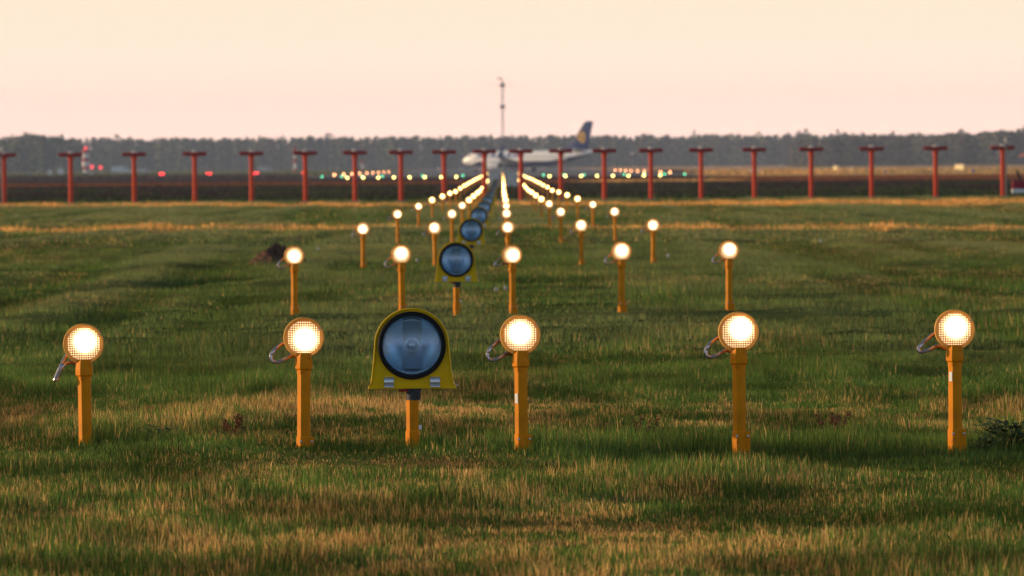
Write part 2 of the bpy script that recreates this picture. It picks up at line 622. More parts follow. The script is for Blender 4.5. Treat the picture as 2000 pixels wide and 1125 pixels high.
def spline(pts, n=6):
    """Catmull-Rom through the points"""
    P = [Vector(p) for p in pts]
    P = [P[0] * 2 - P[1]] + P + [P[-1] * 2 - P[-2]]
    out = []
    for i in range(1, len(P) - 2):
        for k in range(n):
            t = k / n
            a, b, c, d = P[i - 1], P[i], P[i + 1], P[i + 2]
            out.append(0.5 * ((2 * b) + (c - a) * t + (2 * a - 5 * b + 4 * c - d) * t * t + (3 * b - a - 3 * c + d) * t ** 3))
    out.append(P[-2])
    return out


def tag(o, label=None, cat=None, group=None, kind=None):
    if label:
        o['label'] = label
    if cat:
        o['category'] = cat
    if group:
        o['group'] = group
    if kind:
        o['kind'] = kind
    return o


def empty(name, loc, rz=0.0):
    o = bpy.data.objects.new(name, None)
    o.location = loc
    o.rotation_euler = (0, 0, rz)
    o.empty_display_size = 0.2
    col.objects.link(o)
    return o


def copy_tree(o, parent=None):
    c = o.copy()
    col.objects.link(c)
    if parent is not None:
        c.parent = parent
    for ch in list(o.children):
        copy_tree(ch, c)
    return c


def at(px, d):
    return (px - VX) * d / F_PX


ORD = ['first', 'second', 'third', 'fourth', 'fifth', 'sixth', 'seventh', 'eighth', 'ninth', 'tenth', 'eleventh',
       'twelfth', 'thirteenth', 'fourteenth', 'fifteenth', 'sixteenth', 'seventeenth', 'eighteenth', 'nineteenth', 'twentieth']


# ------------------------------------------------------------------ ground
def bulk_mesh(name, verts, loops, starts, totals, tint, mat, kind, smooth=False):
    me = bpy.data.meshes.new(name)
    me.vertices.add(len(verts))
    me.vertices.foreach_set('co', np.ascontiguousarray(verts, np.float32).ravel())
    me.loops.add(len(loops))
    me.loops.foreach_set('vertex_index', np.ascontiguousarray(loops, np.int32))
    me.polygons.add(len(starts))
    me.polygons.foreach_set('loop_start', np.ascontiguousarray(starts, np.int32))
    me.polygons.foreach_set('loop_total', np.ascontiguousarray(totals, np.int32))
    if smooth:
        me.polygons.foreach_set('use_smooth', np.ones(len(starts), bool))
    else:
        me.polygons.foreach_set('use_smooth', np.zeros(len(starts), bool))
    at_ = me.attributes.new('tint', 'FLOAT_COLOR', 'POINT')
    rgba = np.ones((len(verts), 4), np.float32)
    rgba[:, :3] = tint
    at_.data.foreach_set('color', rgba.ravel())
    me.update(calc_edges=True)
    me.validate()
    me.materials.append(mat)
    o = bpy.data.objects.new(name, me)
    col.objects.link(o)
    if kind:
        o['kind'] = kind
    return o


def build_ground():
    ys = np.concatenate([np.linspace(-80, 13, 24), 14 * np.exp(np.linspace(0, math.log(4300 / 14), 980))])
    t = np.linspace(-1, 1, 261)
    tx = np.sign(t) * np.abs(t) ** 2.2
    half = 30 + 0.28 * np.maximum(ys, 0)
    Xg = tx[None, :] * half[:, None]
    Yg = np.repeat(ys[:, None], len(t), 1)
    Zg = ground_z(Xg, Yg)
    C = ground_colour(Xg, Yg)
    # earth and thatch show between the blades on the near field
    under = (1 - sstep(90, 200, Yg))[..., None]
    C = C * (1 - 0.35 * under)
    V = np.stack([Xg, Yg, Zg], -1).reshape(-1, 3)
    r, c = len(ys), len(t)
    i = (np.arange(r - 1)[:, None] * c + np.arange(c - 1)[None, :]).ravel()
    F = np.stack([i, i + 1, i + c + 1, i + c], 1)
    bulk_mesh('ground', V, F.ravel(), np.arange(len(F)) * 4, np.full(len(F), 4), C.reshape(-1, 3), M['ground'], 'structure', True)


build_ground()


def pavement(name, x0, x1, y0, y1, ny, lift, mat):
    mb = MB()
    ys = np.linspace(y0, y1, ny)
    xs = np.linspace(x0, x1, max(2, int(abs(x1 - x0) / 12) + 2))
    X, Y = np.meshgrid(xs, ys)
    Z = ground_z(X, Y) + lift
    vs = np.stack([X, Y, Z], -1).reshape(-1, 3)
    c = len(xs)
    fs = [(a * c + b, a * c + b + 1, (a + 1) * c + b + 1, (a + 1) * c + b) for a in range(ny - 1) for b in range(c - 1)]
    mb.add(vs.tolist(), fs)
    o = mb.build(name, mat)
    o['kind'] = 'structure'
    return o


pavement('runway', -30, 30, 870, 2600, 80, 0.05, M['asphalt'])
pavement('taxiway', -160, -30, 1590, 1720, 12, 0.05, M['asphalt'])
pavement('taxiway', 30, 190, 1590, 1720, 12, 0.05, M['asphalt'])
mk = MB()
for i in range(12):
    xx = -20.5 + (i if i < 6 else i + 1.6) * 3.2
    for y0 in (908, 918, 928):
        zz = gz(xx, y0 + 5) + 0.07
        mk.add([(xx, y0, gz(xx, y0) + .07), (xx + 1.8, y0, gz(xx, y0) + .07), (xx + 1.8, y0 + 10, gz(xx, y0 + 10) + .07), (xx, y0 + 10, gz(xx, y0 + 10) + .07)], [(0, 1, 2, 3)])
o = mk.build('runway_markings', M['mark'])
o['kind'] = 'structure'


# ------------------------------------------------------------------ grass
def blades(name, y0, y1, dens_fn, n_try, w, hscale, mat, curved, seed, spread=0.12):
    r = np.random.default_rng(seed)
    # uniform over the wedge the lens can see, plus a margin either side
    yy = np.sqrt(r.random(n_try) * (y1 ** 2 - y0 ** 2) + y0 ** 2)
    hw = spread * yy + 1.2
    xx = (r.random(n_try) * 2 - 1) * hw
    clump = fbm(xx * 2.6, yy * 2.1, 61, 3)
    dr = dryness(xx, yy)
    keep = r.random(n_try) < dens_fn(xx, yy, clump, dr)
    xx, yy, clump, dr = xx[keep], yy[keep], clump[keep], dr[keep]
    n = len(xx)
    z = ground_z(xx, yy)
    lush = fbm(xx * 0.8, yy * 0.35, 63, 3)
    pale = tracks(xx, yy) * sstep(38, 52, yy)
    fine = fbm(xx * 5.5, yy * 3.0, 67, 3)
    sunny = sunlit_strips(xx, yy)
    pale = pale * (1 - sunny)
    h = (0.035 + 0.075 * sstep(0.35, 0.75, lush) + 0.06 * sstep(0.55, 0.8, clump))
    h = np.where(yy < 29.6, 0.60, 0.76) * h * (1 - 0.35 * dr) * (0.45 + 0.9 * r.random(n)) * hscale
    # longer growth at the foot of the posts and where the mower misses
    edge = np.zeros(n)
    for k in (1, 2, 3):
        edge = np.maximum(edge, np.exp(-((yy - 30 * k + 0.25) / (0.55 + 0.25 * k)) ** 2))
    h = h * (1 + 0.28 * edge)
    tall = r.random(n) < 0.012
    for k in (1, 2, 3, 4):
        h = h * (1 - 0.62 * band(yy, 30 * k - 1.5 - 0.4 * k, 30 * k + 0.02, 0.12 + 0.05 * k))
    h = h * (1 - 0.3 * pale) * (1 + 0.9 * sunny)
    h = np.where(tall, h * 1.4 + 0.015, h)
    ang = r.random(n) * 2 * PI
    thatch = (r.random(n) < 0.35 * dr) & (yy < 46)
    lean = h * np.where(thatch, 0.5 + 0.9 * r.random(n), 0.04 + 0.34 * r.random(n) ** 1.5)
    h = np.where(thatch, h * 0.55, h)
    lx, ly = np.cos(ang) * lean, np.sin(ang) * lean
    fa = r.random(n) * 2 * PI
    ww = w * (0.6 + 0.8 * r.random(n))
    wx, wy = np.cos(fa) * ww, np.sin(fa) * ww * 0.6
    # colours of single blades
    g1 = np.array([0.066, 0.142, 0.026])
    g2 = np.array([0.220, 0.295, 0.066])
    st = np.array([0.76, 0.50, 0.18])
    br = np.array([0.34, 0.17, 0.06])
    q = r.random(n)
    cg = mixc(g1, g2, np.clip(q * 0.75 + 0.5 * (lush - 0.4), 0, 1))
    isdry = r.random(n) < np.clip(dr * (1.25 - 0.3 * (yy < 29.6)) * sstep(0.30, 0.66, fine) + 0.10 * (yy < 29.6) - 0.03 - 0.25 * edge + 0.5 * sunny, 0.02, 0.92)
    cs = mixc(st, br, r.random(n) ** 2.2)
    C = np.where(isdry[:, None], cs, cg) * (0.65 + 0.7 * r.random(n))[:, None] * (0.62 + 0.8 * sstep(0.25, 0.75, fbm(xx * 1.7, yy * 0.9, 69, 3)))[:, None]
    C = mixc(C, np.array([0.42, 0.42, 0.18]) * (0.7 + 0.6 * r.random(n))[:, None], (0.45 + 0.2 * sstep(80, 130, yy)) * pale)
    C = C * (1 - 0.5 * rut(xx, yy))[:, None]
    C = C * (1 + sunny[:, None] * np.array([0.75, 0.42, 0.25]))  # blades of the sunlit strips brightened in their colour
    root = np.stack([xx, yy, z - 0.01], 1)
    W = np.stack([wx, wy, np.zeros(n)], 1)
    tip = np.stack([xx + lx, yy + ly, z + h], 1)
    if curved:
        mid = np.stack([xx + lx * 0.32, yy + ly * 0.32, z + h * 0.58], 1)
        V = np.stack([root - W * .5, root + W * .5, mid + W * .42, mid - W * .42, tip], 1).reshape(-1, 3)
        b = np.arange(n) * 5
        L = np.stack([b, b + 1, b + 2, b + 3, b + 3, b + 2, b + 4], 1).ravel()
        S = (np.arange(n)[:, None] * 7 + np.array([0, 4])).ravel()
        T = np.tile([4, 3], n)
        tc_ = np.repeat(C, 5, 0)
    else:
        V = np.stack([root - W * .5, root + W * .5, tip], 1).reshape(-1, 3)
        b = np.arange(n) * 3
        L = np.stack([b, b + 1, b + 2], 1).ravel()
        S = np.arange(n) * 3
        T = np.full(n, 3)
        tc_ = np.repeat(C, 3, 0)
    return bulk_mesh(name, V, L, S, T, tc_, mat, 'stuff')


blades('grass', 18.5, 46, lambda x, y, c, d: np.clip(0.25 + 1.3 * c - 0.2 * d, 0.1, 1), 1150000, 0.0042, 1.0, M['leaf'], True, 1, 0.095)
blades('grass', 46, 115, lambda x, y, c, d: np.clip(0.25 + 1.2 * c, 0.1, 1), 780000, 0.0095, 1.05, M['leaf'], False, 2)
blades('grass', 115, 300, lambda x, y, c, d: np.clip(0.3 + c, 0.1, 1), 620000, 0.030, 1.15, M['leaf'], False, 3)


def far_tufts(name, y0, y1, n, w, h0, seed):
    r = np.random.default_rng(seed)
    yy = np.sqrt(r.random(n) * (y1 ** 2 - y0 ** 2) + y0 ** 2)
    xx = (r.random(n) * 2 - 1) * (0.092 * yy + 3)
    paved = ((np.abs(xx) < 32) & (yy > 865)) | ((yy > 1585) & (yy < 1725))
    xx, yy = xx[~paved], yy[~paved]
    n = len(xx)
    z = ground_z(xx, yy)
    C = ground_colour(xx, yy) * (0.8 + 0.9 * r.random(n))[:, None]
    h = h0 * (0.4 + 1.0 * r.random(n))
    a = r.random(n) * PI
    W = np.stack([np.cos(a), np.sin(a), np.zeros(n)], 1) * (w * (0.6 + 0.8 * r.random(n)))[:, None]
    root = np.stack([xx, yy, z - 0.03], 1)
    top = root + np.stack([r.normal(0, .2, n) * h, r.normal(0, .2, n) * h, h], 1)
    V = np.stack([root - W * .5, root + W * .5, top + W * .22, top - W * .3], 1).reshape(-1, 3)
    return bulk_mesh(name, V, np.arange(n * 4), np.arange(n) * 4, np.full(n, 4), np.repeat(C, 4, 0), M['leaf'], 'stuff')


far_tufts('rough_grass', 296, 900, 150000, 0.22, 0.16, 21)
far_tufts('rough_grass', 900, 3100, 190000, 0.8, 0.40, 22)


# ------------------------------------------------------------------ approach lamps
OCT = 0.5  # half-step phase: a flat facet faces the camera


def lamp_cable(variant):
    base = [(-0.070, 0.075, -0.018), (-0.100, 0.050, -0.030), (-0.135, 0.02, -0.058), (-0.152, 0.012, -0.088), (-0.136, 0.012, -0.113),
            (-0.100, 0.02, -0.107), (-0.060, 0.04, -0.086), (-0.030, 0.06, -0.092), (0.0, 0.065, -0.10)]
    if variant == 1:     # hanging lower
        base = [(-0.062, 0.075, -0.020), (-0.085, 0.050, -0.055), (-0.108, 0.02, -0.100), (-0.128, 0.012, -0.145), (-0.135, 0.012, -0.165),
                (-0.122, 0.016, -0.150), (-0.098, 0.02, -0.100), (-0.068, 0.04, -0.085), (-0.020, 0.062, -0.098)]
    if variant == 2:     # flatter
        base = [(-0.070, 0.075, -0.010), (-0.105, 0.050, -0.030), (-0.145, 0.02, -0.062), (-0.166, 0.012, -0.086), (-0.155, 0.012, -0.102),
                (-0.120, 0.02, -0.094), (-0.080, 0.04, -0.078), (-0.040, 0.06, -0.088), (0.0, 0.065, -0.10)]
    return spline(base, 6)


LH = 0.545   # centre of the lamp over the grass


def make_lamp(variant=0, full=True, sticker=None):
    root = empty('approach_light', (0, 0, 0))
    R8 = 0.0296 / math.cos(PI / 8)
    MB().lathe([(R8, -0.08), (R8, LH - 0.166)], 8, 'z', smooth=False, phase=OCT).build('post', M['orange'], root)
    k = 0.0335 / math.cos(PI / 8)
    nk = MB().lathe([(k * .93, LH - 0.170), (k * .95, LH - 0.150), (k * 1.16, LH - 0.142), (k * 1.17, LH - 0.118), (k * 1.05, LH - 0.083), (k * .98, LH - 0.070)], 8, 'z', smooth=False, phase=OCT)
    nk.box((0, 0.035, LH - 0.09), (0.034, 0.05, 0.05), 0.004)
    nk.build('neck', M['orange_worn'], root)
    head = MB().lathe([(0.026, 0.130), (0.055, 0.120), (0.079, 0.075), (0.0865, 0.035), (0.0880, 0.016)], 32, 'y', cap1=True).build('lamp_head', M['orange_worn'], root, (0, 0, LH))
    MB().lathe([(0.0880, 0.018), (0.0932, 0.014), (0.0945, -0.006), (0.0935, -0.018), (0.0910, -0.021), (0.0880, -0.019), (0.0775, -0.003), (0.0768, 0.010), (0.0880, 0.018)], 40, 'y', cap0=False, cap1=False).build('bezel', M['bezel'], head)
    MB().lathe([(0.0005, -0.0095), (0.030, -0.0083), (0.055, -0.0045), (0.0768, 0.0015)], 32, 'y', cap0=True, cap1=False).build('lens', M['lens'] if full else M['lens_far'], head)
    if full:
        for a in (150, 30, 270):
            MB().lathe([(0.0042, 0.0), (0.0042, -0.004), (0.002, -0.0055)], 10, 'y').build('screw', M['steel'], head, (0.0868 * math.cos(math.radians(a)), -0.0155, 0.0868 * math.sin(math.radians(a))))
        sl = MB().lathe([(0.036, 0.0), (0.036, 0.108), (0.033, 0.112)], 8, 'z', smooth=False, phase=OCT)
        sl.box((0.036, -0.018, 0.055), (0.026, 0.008, 0.11), 0.002)
        sl = sl.build('base_sleeve', M['orange_worn'], root, (0, 0, -0.02))
        for bx, by in ((-0.012, -0.0345), (0.039, -0.023)):
            MB().lathe([(0.0062, 0.0), (0.0062, -0.005), (0.003, -0.007)], 6, 'y', smooth=False).build('bolt', M['steel'], sl, (bx, by, 0.088))
    MB().tube([p + Vector((0, 0, LH)) for p in lamp_cable(variant)], 0.0088, 8).build('cable', M['conduit'], root)
    if sticker is not None:
        a = math.radians(-112.5 - 45)
        rot = Matrix.Rotation(math.radians(-45), 3, 'Z')
        MB().box((-0.0215, -0.0222, sticker), (0.019, 0.0012, 0.044), 0.0, rot).build('sticker', M['sticker'], root)
    return root


proto = {}


def lamp_copy(key, *args):
    if key not in proto:
        proto[key] = make_lamp(*args)
        return proto[key]
    return copy_tree(proto[key])


def lamp_z(k, x):
    d = 30.0 * k
    return 0.0 if d < 280 else float(np.interp(d, PROF_D, PROF_Z))


POS = ['far left', 'second from the left', 'in the middle', 'second from the right', 'far right']
LINE = ['outer left', 'inner left', 'centre', 'inner right', 'outer right']
ROW1 = ['lit lamp on orange post at far left of the nearest row, cable hanging low',
        'lit lamp on orange post just left of the big yellow flasher in the nearest row',
        'lit lamp just right of the big yellow flasher, white sticker low on its orange post',
        'lit lamp on orange post, second from the right in the nearest row, bolted base sleeve',
        'lit lamp at far right of the nearest row, white sticker high on its orange post']
R1Z = [-0.026, -0.004, 0.0, 0.006, 0.010]
for k in range(1, 31):
    d = 30.0 * k
    for i, x in enumerate(LAMP_X):
        if k == 1:
            key = ('row1', i)
            o = lamp_copy(key, [1, 0, 0, 0, 2][i], True, [None, None, 0.255, None, 0.33][i])
            dx, dz = 0.0, R1Z[i]
        else:
            full = k <= 5
            o = lamp_copy(('full', (i + k) % 3) if full else ('far', k % 2), [0, 2, 0][(i + k) % 3] if full else 0, full)
            jr = random.Random(k * 10 + i)
            dx = jr.uniform(-0.008, 0.008)
            dz = jr.uniform(-0.012, 0.012) + 0.003 * x
        o.location = (x + dx, d, lamp_z(k, x) + dz)
        lr = random.Random(k * 7 + i)
        o.rotation_euler = (lr.uniform(-.012, .012), lr.uniform(-.011, .011), lr.uniform(-0.05, 0.05) if k > 1 else 0)
        if k == 1:
            tag(o, ROW1[i], 'approach light', 'lamps of the nearest row')
        elif k <= 8:
            tag(o, 'lit lamp on orange post, %s in the %s row from the camera' % (POS[i], ORD[k - 1]), 'approach light', 'lamps of the %s row' % ORD[k - 1])
        else:
            tag(o, 'tiny lit lamp beyond the eighth row in the %s line of approach lights' % LINE[i], 'approach light', 'distant lamps of the %s line' % LINE[i])

# the crossbar, thirty metres wide
def make_bar_lamp():
    root = empty('crossbar_light', (0, 0, 0))
    MB().lathe([(0.032, -0.1), (0.032, 0.40)], 8, 'z', smooth=False, phase=OCT).build('post', M['orange'], root)
    h = MB().lathe([(0.026, 0.130), (0.055, 0.120), (0.079, 0.075), (0.0885, 0.03), (0.0945, 0.0), (0.090, -0.01)], 20, 'y').build('lamp_head', M['bezel'], root, (0, 0, 0.47))
    MB().lathe([(0.0005, -0.019), (0.055, -0.016), (0.080, -0.0115)], 20, 'y', cap1=False).build('lens', M['em_bar'], h)
    return root


bar = None
xs_l = [-14.2, -12.75, -11.35, -9.92, -8.48, -7.08, -5.6, -4.2]
xs_r = [4.35, 5.8, 7.25, 8.7, 10.15, 11.6, 13.0, 14.5]
for side, xs in (('left', xs_l), ('right', xs_r[::-1])):
    for i, x in enumerate(xs):
        if bar is None:
            o = bar = make_bar_lamp()
        else:
            o = copy_tree(bar)
        o.location = (x, 600, gz(x, 600) * 0.3 + 0.40 * 0.7 + 0.06)
        tag(o, 'small yellow lamp of the wide crossbar, %s from its %s end' % (ORD[i], side), 'approach light', 'crossbar lamps')


# ------------------------------------------------------------------ flashers
def make_flasher(full=True):
    root = empty('sequenced_flasher', (0, 0, 0))
    H = 0.497
    out = []
    n = 20
    for k in range(n + 1):
        a = PI * k / n
        out.append((0.172 * math.cos(a), 0.172 * math.sin(a)))
    left = [(-0.176, -0.06), (-0.184, -0.13), (-0.190, -0.172), (-0.200, -0.186), (-0.202, -0.198)]
    foot = [(-0.202 + 0.404 * q / 24, -0.198) for q in range(1, 24)]
    outl = out + left + foot + [(-x, z) for x, z in left[::-1]]
    # hood: shell of the arch with a front plate set back behind the lip, plate pierced by the lens opening
    mb = MB()
    fr = outl
    m = len(fr)

    def ringp(s, y, sz=None):
        return [(x * s, y, z * (sz or s)) for x, z in fr]
    mb.loft([ringp(0.955, 0.004), ringp(0.965, -0.010), ringp(1.0, -0.012), ringp(1.008, -0.004), ringp(1.0, 0.02), ringp(0.97, 0.20), ringp(0.86, 0.27), ringp(0.6, 0.295)], caps=False, smooth=True)
    mb.add(ringp(0.6, 0.295), [tuple(range(m))], True)
    # front plate with round hole: pair the arch outline with the circle by angle
    hole = []
    for x, z in fr:
        a = math.atan2(z + 0.0, x)
        hole.append((0.1545 * math.cos(a), 0.002, 0.1545 * math.sin(a)))
    pl = ringp(0.957, 0.002)
    fs = [(k, (k + 1) % m, m + (k + 1) % m, m + k) for k in range(m)]
    mb.add(pl + hole, fs)
    housing = mb.build('housing', M['yellow'], root, (0, 0, H), sharp=35)
    MB().lathe([(0.1565, 0.006), (0.1570, -0.014), (0.152, -0.021), (0.139, -0.021), (0.1350, -0.012), (0.1350, 0.02), (0.1565, 0.02)], 56, 'y', cap0=False, cap1=False).build('gasket', M['rubber'], housing)
    pr = [(0.028, 0.118)]
    for k in range(1, 9):
        r = 0.028 + (0.1375 - 0.028) * k / 8
        pr.append((r, 0.122 - 3.0 * r * r))
    pr.append((0.1375, 0.016))
    MB().lathe(pr, 48, 'y', cap0=True, cap1=False).build('reflector', M['reflector'], housing)
    # added dark strip before the dish, imitating a reflection band in the lens
    bf = MB()
    rows = []
    for k in range(13):
        z = -0.110 + 0.225 * k / 12
        w = 0.050 + 0.014 * (1 - k / 12)
        y = 0.112 - 3.0 * z * z
        rows.append([(-w, y + 0.006, z), (-w * .5, y, z), (0, y - 0.002, z), (w * .5, y, z), (w, y + 0.006, z)])
    vs = [p for r in rows for p in r]
    fs = [(a * 5 + b, a * 5 + b + 1, (a + 1) * 5 + b + 1, (a + 1) * 5 + b) for a in range(12) for b in range(4)]
    bf.add(vs, fs, True).build('reflection_strip', M['reflection_dark'], housing)
    MB().lathe([(0.022, 0.108), (0.032, 0.100), (0.0345, 0.064), (0.030, 0.058), (0.024, 0.064), (0.022, 0.10)], 28, 'y', cap0=False, cap1=False).build('lamp_socket', M['bright'], housing)
    tr = MB()  # bright arcs added as painted glints at lens bottom and top
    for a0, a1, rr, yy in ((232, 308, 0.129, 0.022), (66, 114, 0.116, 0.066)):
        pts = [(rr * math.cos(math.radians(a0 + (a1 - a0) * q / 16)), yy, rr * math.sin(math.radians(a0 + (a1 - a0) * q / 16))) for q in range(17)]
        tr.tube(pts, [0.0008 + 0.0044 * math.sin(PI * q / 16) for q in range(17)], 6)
    tr.build('glint_arcs', M['bright'], housing)
    MB().lathe([(0.014, 0.100), (0.0150, 0.045), (0.011, 0.032), (0.002, 0.028)], 20, 'y', cap0=False).build('flash_tube', M['bulb'], housing)
    g = []
    for k in range(9):
        r = 0.1375 * k / 8
        g.append((max(r, 0.0004), -0.020 + 0.022 * (r / 0.1375) ** 2))
    MB().lathe(g, 48, 'y', cap0=True, cap1=False).build('cover_glass', M['glass'], housing)
    for s in (-1, 1):
        c = MB()
        sec_ = [(0.012 - 0.026 * math.sin(PI * q / 10), 0.022 * math.cos(PI * q / 10)) for q in range(11)]
        c.loft([[(xx, yy, zz) for yy, zz in sec_] for xx in (-0.0225, -0.021, 0.021, 0.0225)], caps=True)
        c.box((0, 0.0, -0.024), (0.046, 0.022, 0.006), 0.002)
        c.build('clip', M['clip'], housing, (s * 0.106, -0.010, -0.166))
    if full:
        MB().lathe([(0.006, 0.0), (0.006, 0.014), (0.002, 0.018)], 8, 'x').build('knob', M['pale'], housing, (0.196, 0.03, -0.186))
    cl = MB().lathe([(0.034, H - 0.250), (0.034, H - 0.205), (0.040, H - 0.203), (0.040, H - 0.199)], 20, 'z', c=(0.006, 0, 0))
    cl.build('collar', M['dark_metal'], root)
    MB().box((-0.036, -0.01, H - 0.207), (0.050, 0.03, 0.010), 0.002).build('hinge', M['red_dark'], root)
    k8 = 0.0285 / math.cos(PI / 8)
    MB().lathe([(k8, -0.08), (k8, H - 0.252)], 8, 'z', smooth=False, phase=OCT).build('post', M['orange'], root)
    if full:
        MB().lathe([(0.035, -0.02), (0.035, 0.10), (0.032, 0.104)], 8, 'z', smooth=False, phase=OCT).build('base_sleeve', M['orange_worn'], root)
        tb = MB().box((0.036, -0.01, 0.12), (0.012, 0.004, 0.02))
        tb.build('bracket', M['steel'], root)
    return root


fl = make_flasher(True)
fl_far = None
for k in range(1, 16):
    if k == 1:
        o = fl
    elif k <= 4:
        o = copy_tree(fl)
    else:
        if fl_far is None:
            o = fl_far = make_flasher(False)
        else:
            o = copy_tree(fl_far)
    x = -0.424 + (0.002 if k == 1 else random.uniform(-0.01, 0.01))
    o.location = (x, 30 * k + 0.15, lamp_z(k, x) + (0 if k == 1 else random.uniform(-0.01, 0.012)))
    o.rotation_euler = (0, 0, 0 if k == 1 else random.uniform(-0.03, 0.05))
    if k == 1:
        lab = 'large yellow hooded flasher with round bluish glass standing in the nearest lamp row'
    elif k <= 6:
        lab = 'yellow hooded flasher with round bluish glass, %s nearest in its receding file' % ORD[k - 1]
    else:
        lab = 'tiny bluish hooded flasher beyond the sixth, overlapping others left of the centre lamps'
    tag(o, lab, 'flasher', 'hooded flashers' if k <= 6 else 'distant hooded flashers')


# ------------------------------------------------------------------ grey cabinets behind the antennas
def make_cabinet(w, h, dpt):
    root = empty('equipment_cabinet', (0, 0, 0))
    MB().box((0, 0, h / 2), (w, dpt, h), 0.015).build('cabinet_body', M['grey'], root)
    MB().box((0, 0, h + 0.02), (w + 0.08, dpt + 0.1, 0.04), 0.01).build('roof', M['grey'], root)
    dr = MB().box((0, -dpt / 2 - 0.008, h * 0.52), (w * 0.82, 0.016, h * 0.78), 0.005).build('door', M['pale'] if False else M['grey'], root)
    MB().box((w * 0.3, -dpt / 2 - 0.025, h * 0.55), (0.03, 0.02, 0.12), 0.004).build('handle', M['dark_metal'], dr)
    MB().box((0, 0, -0.06), (w + 0.06, dpt + 0.06, 0.14), 0.01).build('plinth', M['concrete'], root)
    return root


dcab = 446.0
for px0, px1, lab in ((957, 979, 'grey cabinet just left of the converging centre lamps'), (991, 1015, 'grey cabinet just right of the converging centre lamps')):
    x = at((px0 + px1) / 2, dcab)
    o = make_cabinet((px1 - px0) * dcab / F_PX, 1.14, 0.7)
    o.location = (x, dcab, 0.24)
    tag(o, lab, 'cabinet', 'grey equipment cabinets')


# ------------------------------------------------------------------ localizer antennas
def make_antenna():
    root = empty('localizer_antenna', (0, 0, 0))
    MB().lathe([(0.110, -0.25), (0.102, 0.4), (0.094, 2.10)], 12, 'z').build('mast', M['red'], root)
    rad = MB()
    ring = []
    for s, ry, rz in ((-0.535, 0.06, 0.045), (-0.525, 0.11, 0.078), (-0.47, 0.13, 0.086), (-0.2, 0.15, 0.090), (0.2, 0.15, 0.090), (0.47, 0.13, 0.086), (0.525, 0.11, 0.078), (0.535, 0.06, 0.045)):
        ring.append([(s, ry * math.cos(2 * PI * j / 16), rz * math.sin(2 * PI * j / 16)) for j in range(16)])
    rad.loft(ring)
    rad.build('radome', M['red_dark'], root, (0, 0, 2.20))
    MB().lathe([(0.13, 2.27), (0.12, 2.325), (0.06, 2.355), (0.01, 2.36)], 14, 'z').build('top_cap', M['pale'], root)
    MB().lathe([(0.12, 1.98), (0.135, 2.05), (0.12, 2.12)], 12, 'z').build('clamp', M['red'], root)
    MB().box((0, 0, 0.02), (0.5, 0.5, 0.06), 0.01).build('base_plate', M['concrete'], root)
    return root


AN = [12, 142, 266, 384, 495, 600, 697, 787, 871, 950, 1021, 1099, 1184, 1275, 1373, 1477, 1588, 1706, 1831, 1962]
NEAR = ['at the left edge', 'left of the striped tower', 'left of the first red ground light', 'between two red ground lights',
        'beside the third red ground light', 'in front of the pale slim mast', 'behind the leftmost yellow crossbar lamps', 'left of the airliner', 'just left of the airliner nose',
        "in front of the airliner's nose section", "in front of the airliner's wing root", "in front of the airliner's rear fuselage", 'just right of the airliner tail',
        'near the right end of the crossbar lamps', 'right of the last green light', 'left of the white box', 'left of the small pale sign',
        'right of the small pale sign', 'left of the large pale sign', 'beside the slim grey light pole at right']
ant = make_antenna()
DA = 291.0
for i, px in enumerate(AN):
    o = ant if i == 0 else copy_tree(ant)
    x = at(px, DA)
    o.location = (x, DA, 0.03)
    o.rotation_euler = (0, 0, random.uniform(-0.02, 0.02))
    tag(o, 'red T-shaped antenna %s, %s from left' % (NEAR[i], ORD[i]) if i < 19 else 'red T-shaped antenna beside the slim grey light pole, last on the right',
        'antenna', 'red T-shaped antennas')


def obstruction_pole(px, d, h, lab):
    root = empty('obstruction_light_pole', (at(px, d), d, gz(at(px, d), d)))
    MB().tube([(0, 0, -0.1), (0, 0, h)], 0.032, 8).build('pole', M['pole_grey'], root)
    hd = MB().lathe([(0.03, h), (0.07, h + 0.02), (0.07, h + 0.06)], 12, 'z').build('lamp_base', M['grey'], root)
    MB().lathe([(0.065, h + 0.06), (0.075, h + 0.12), (0.05, h + 0.19), (0.01, h + 0.21)], 12, 'z').build('globe', M['pale'], hd)
    tag(root, lab, 'light pole', 'slim light poles at the antenna ends')


obstruction_pole(1968, 289.5, 2.45, 'slim grey pole with pale globe beside the rightmost red antenna')
obstruction_pole(7, 289.5, 2.35, 'slim grey pole with pale globe beside the leftmost red antenna')

# red and white box at the right edge
dq = 285.0
root = empty('warning_marker', (at(1996, dq), dq, gz(at(1996, dq), dq)))
MB().box((0, 0, 0.62), (0.72, 0.4, 0.36), 0.02).build('upper_board', paint('crimson_paint', (0.30, 0.008, 0.03), 0.5), root)
MB().box((0, 0, 0.35), (0.72, 0.36, 0.175), 0.02).build('lower_board', M['white'], root)
for sx in (-0.26, 0.26):
    MB().box((sx, 0, 0.12), (0.05, 0.05, 0.34)).build('leg', M['grey_dark'], root)
MB().tube([(0.02, 0, 0.80), (-0.03, 0, 0.95), (-0.10, 0, 1.12), (-0.14, 0, 1.24)], [0.05, 0.06, 0.06, 0.03], 8).build('lever', M['rubber'], root)
tag(root, 'red over white box with black lever cut off by the right edge', 'marker box')


# ------------------------------------------------------------------ lights round the runway end
def ground_light(name, em, h=0.25):
    root = empty(name, (0, 0, 0))
    MB().lathe([(0.12, -0.05), (0.12, 0.02), (0.04, 0.04), (0.04, h)], 10, 'z').build('stand', M['sign_yellow'] if False else M['orange'], root)
    hd = MB().lathe([(0.06, h), (0.09, h + 0.02), (0.09, h + 0.06), (0.085, h + 0.17), (0.05, h + 0.22), (0.01, h + 0.23)], 14, 'z').build('lamp_head', em, root)
    return root


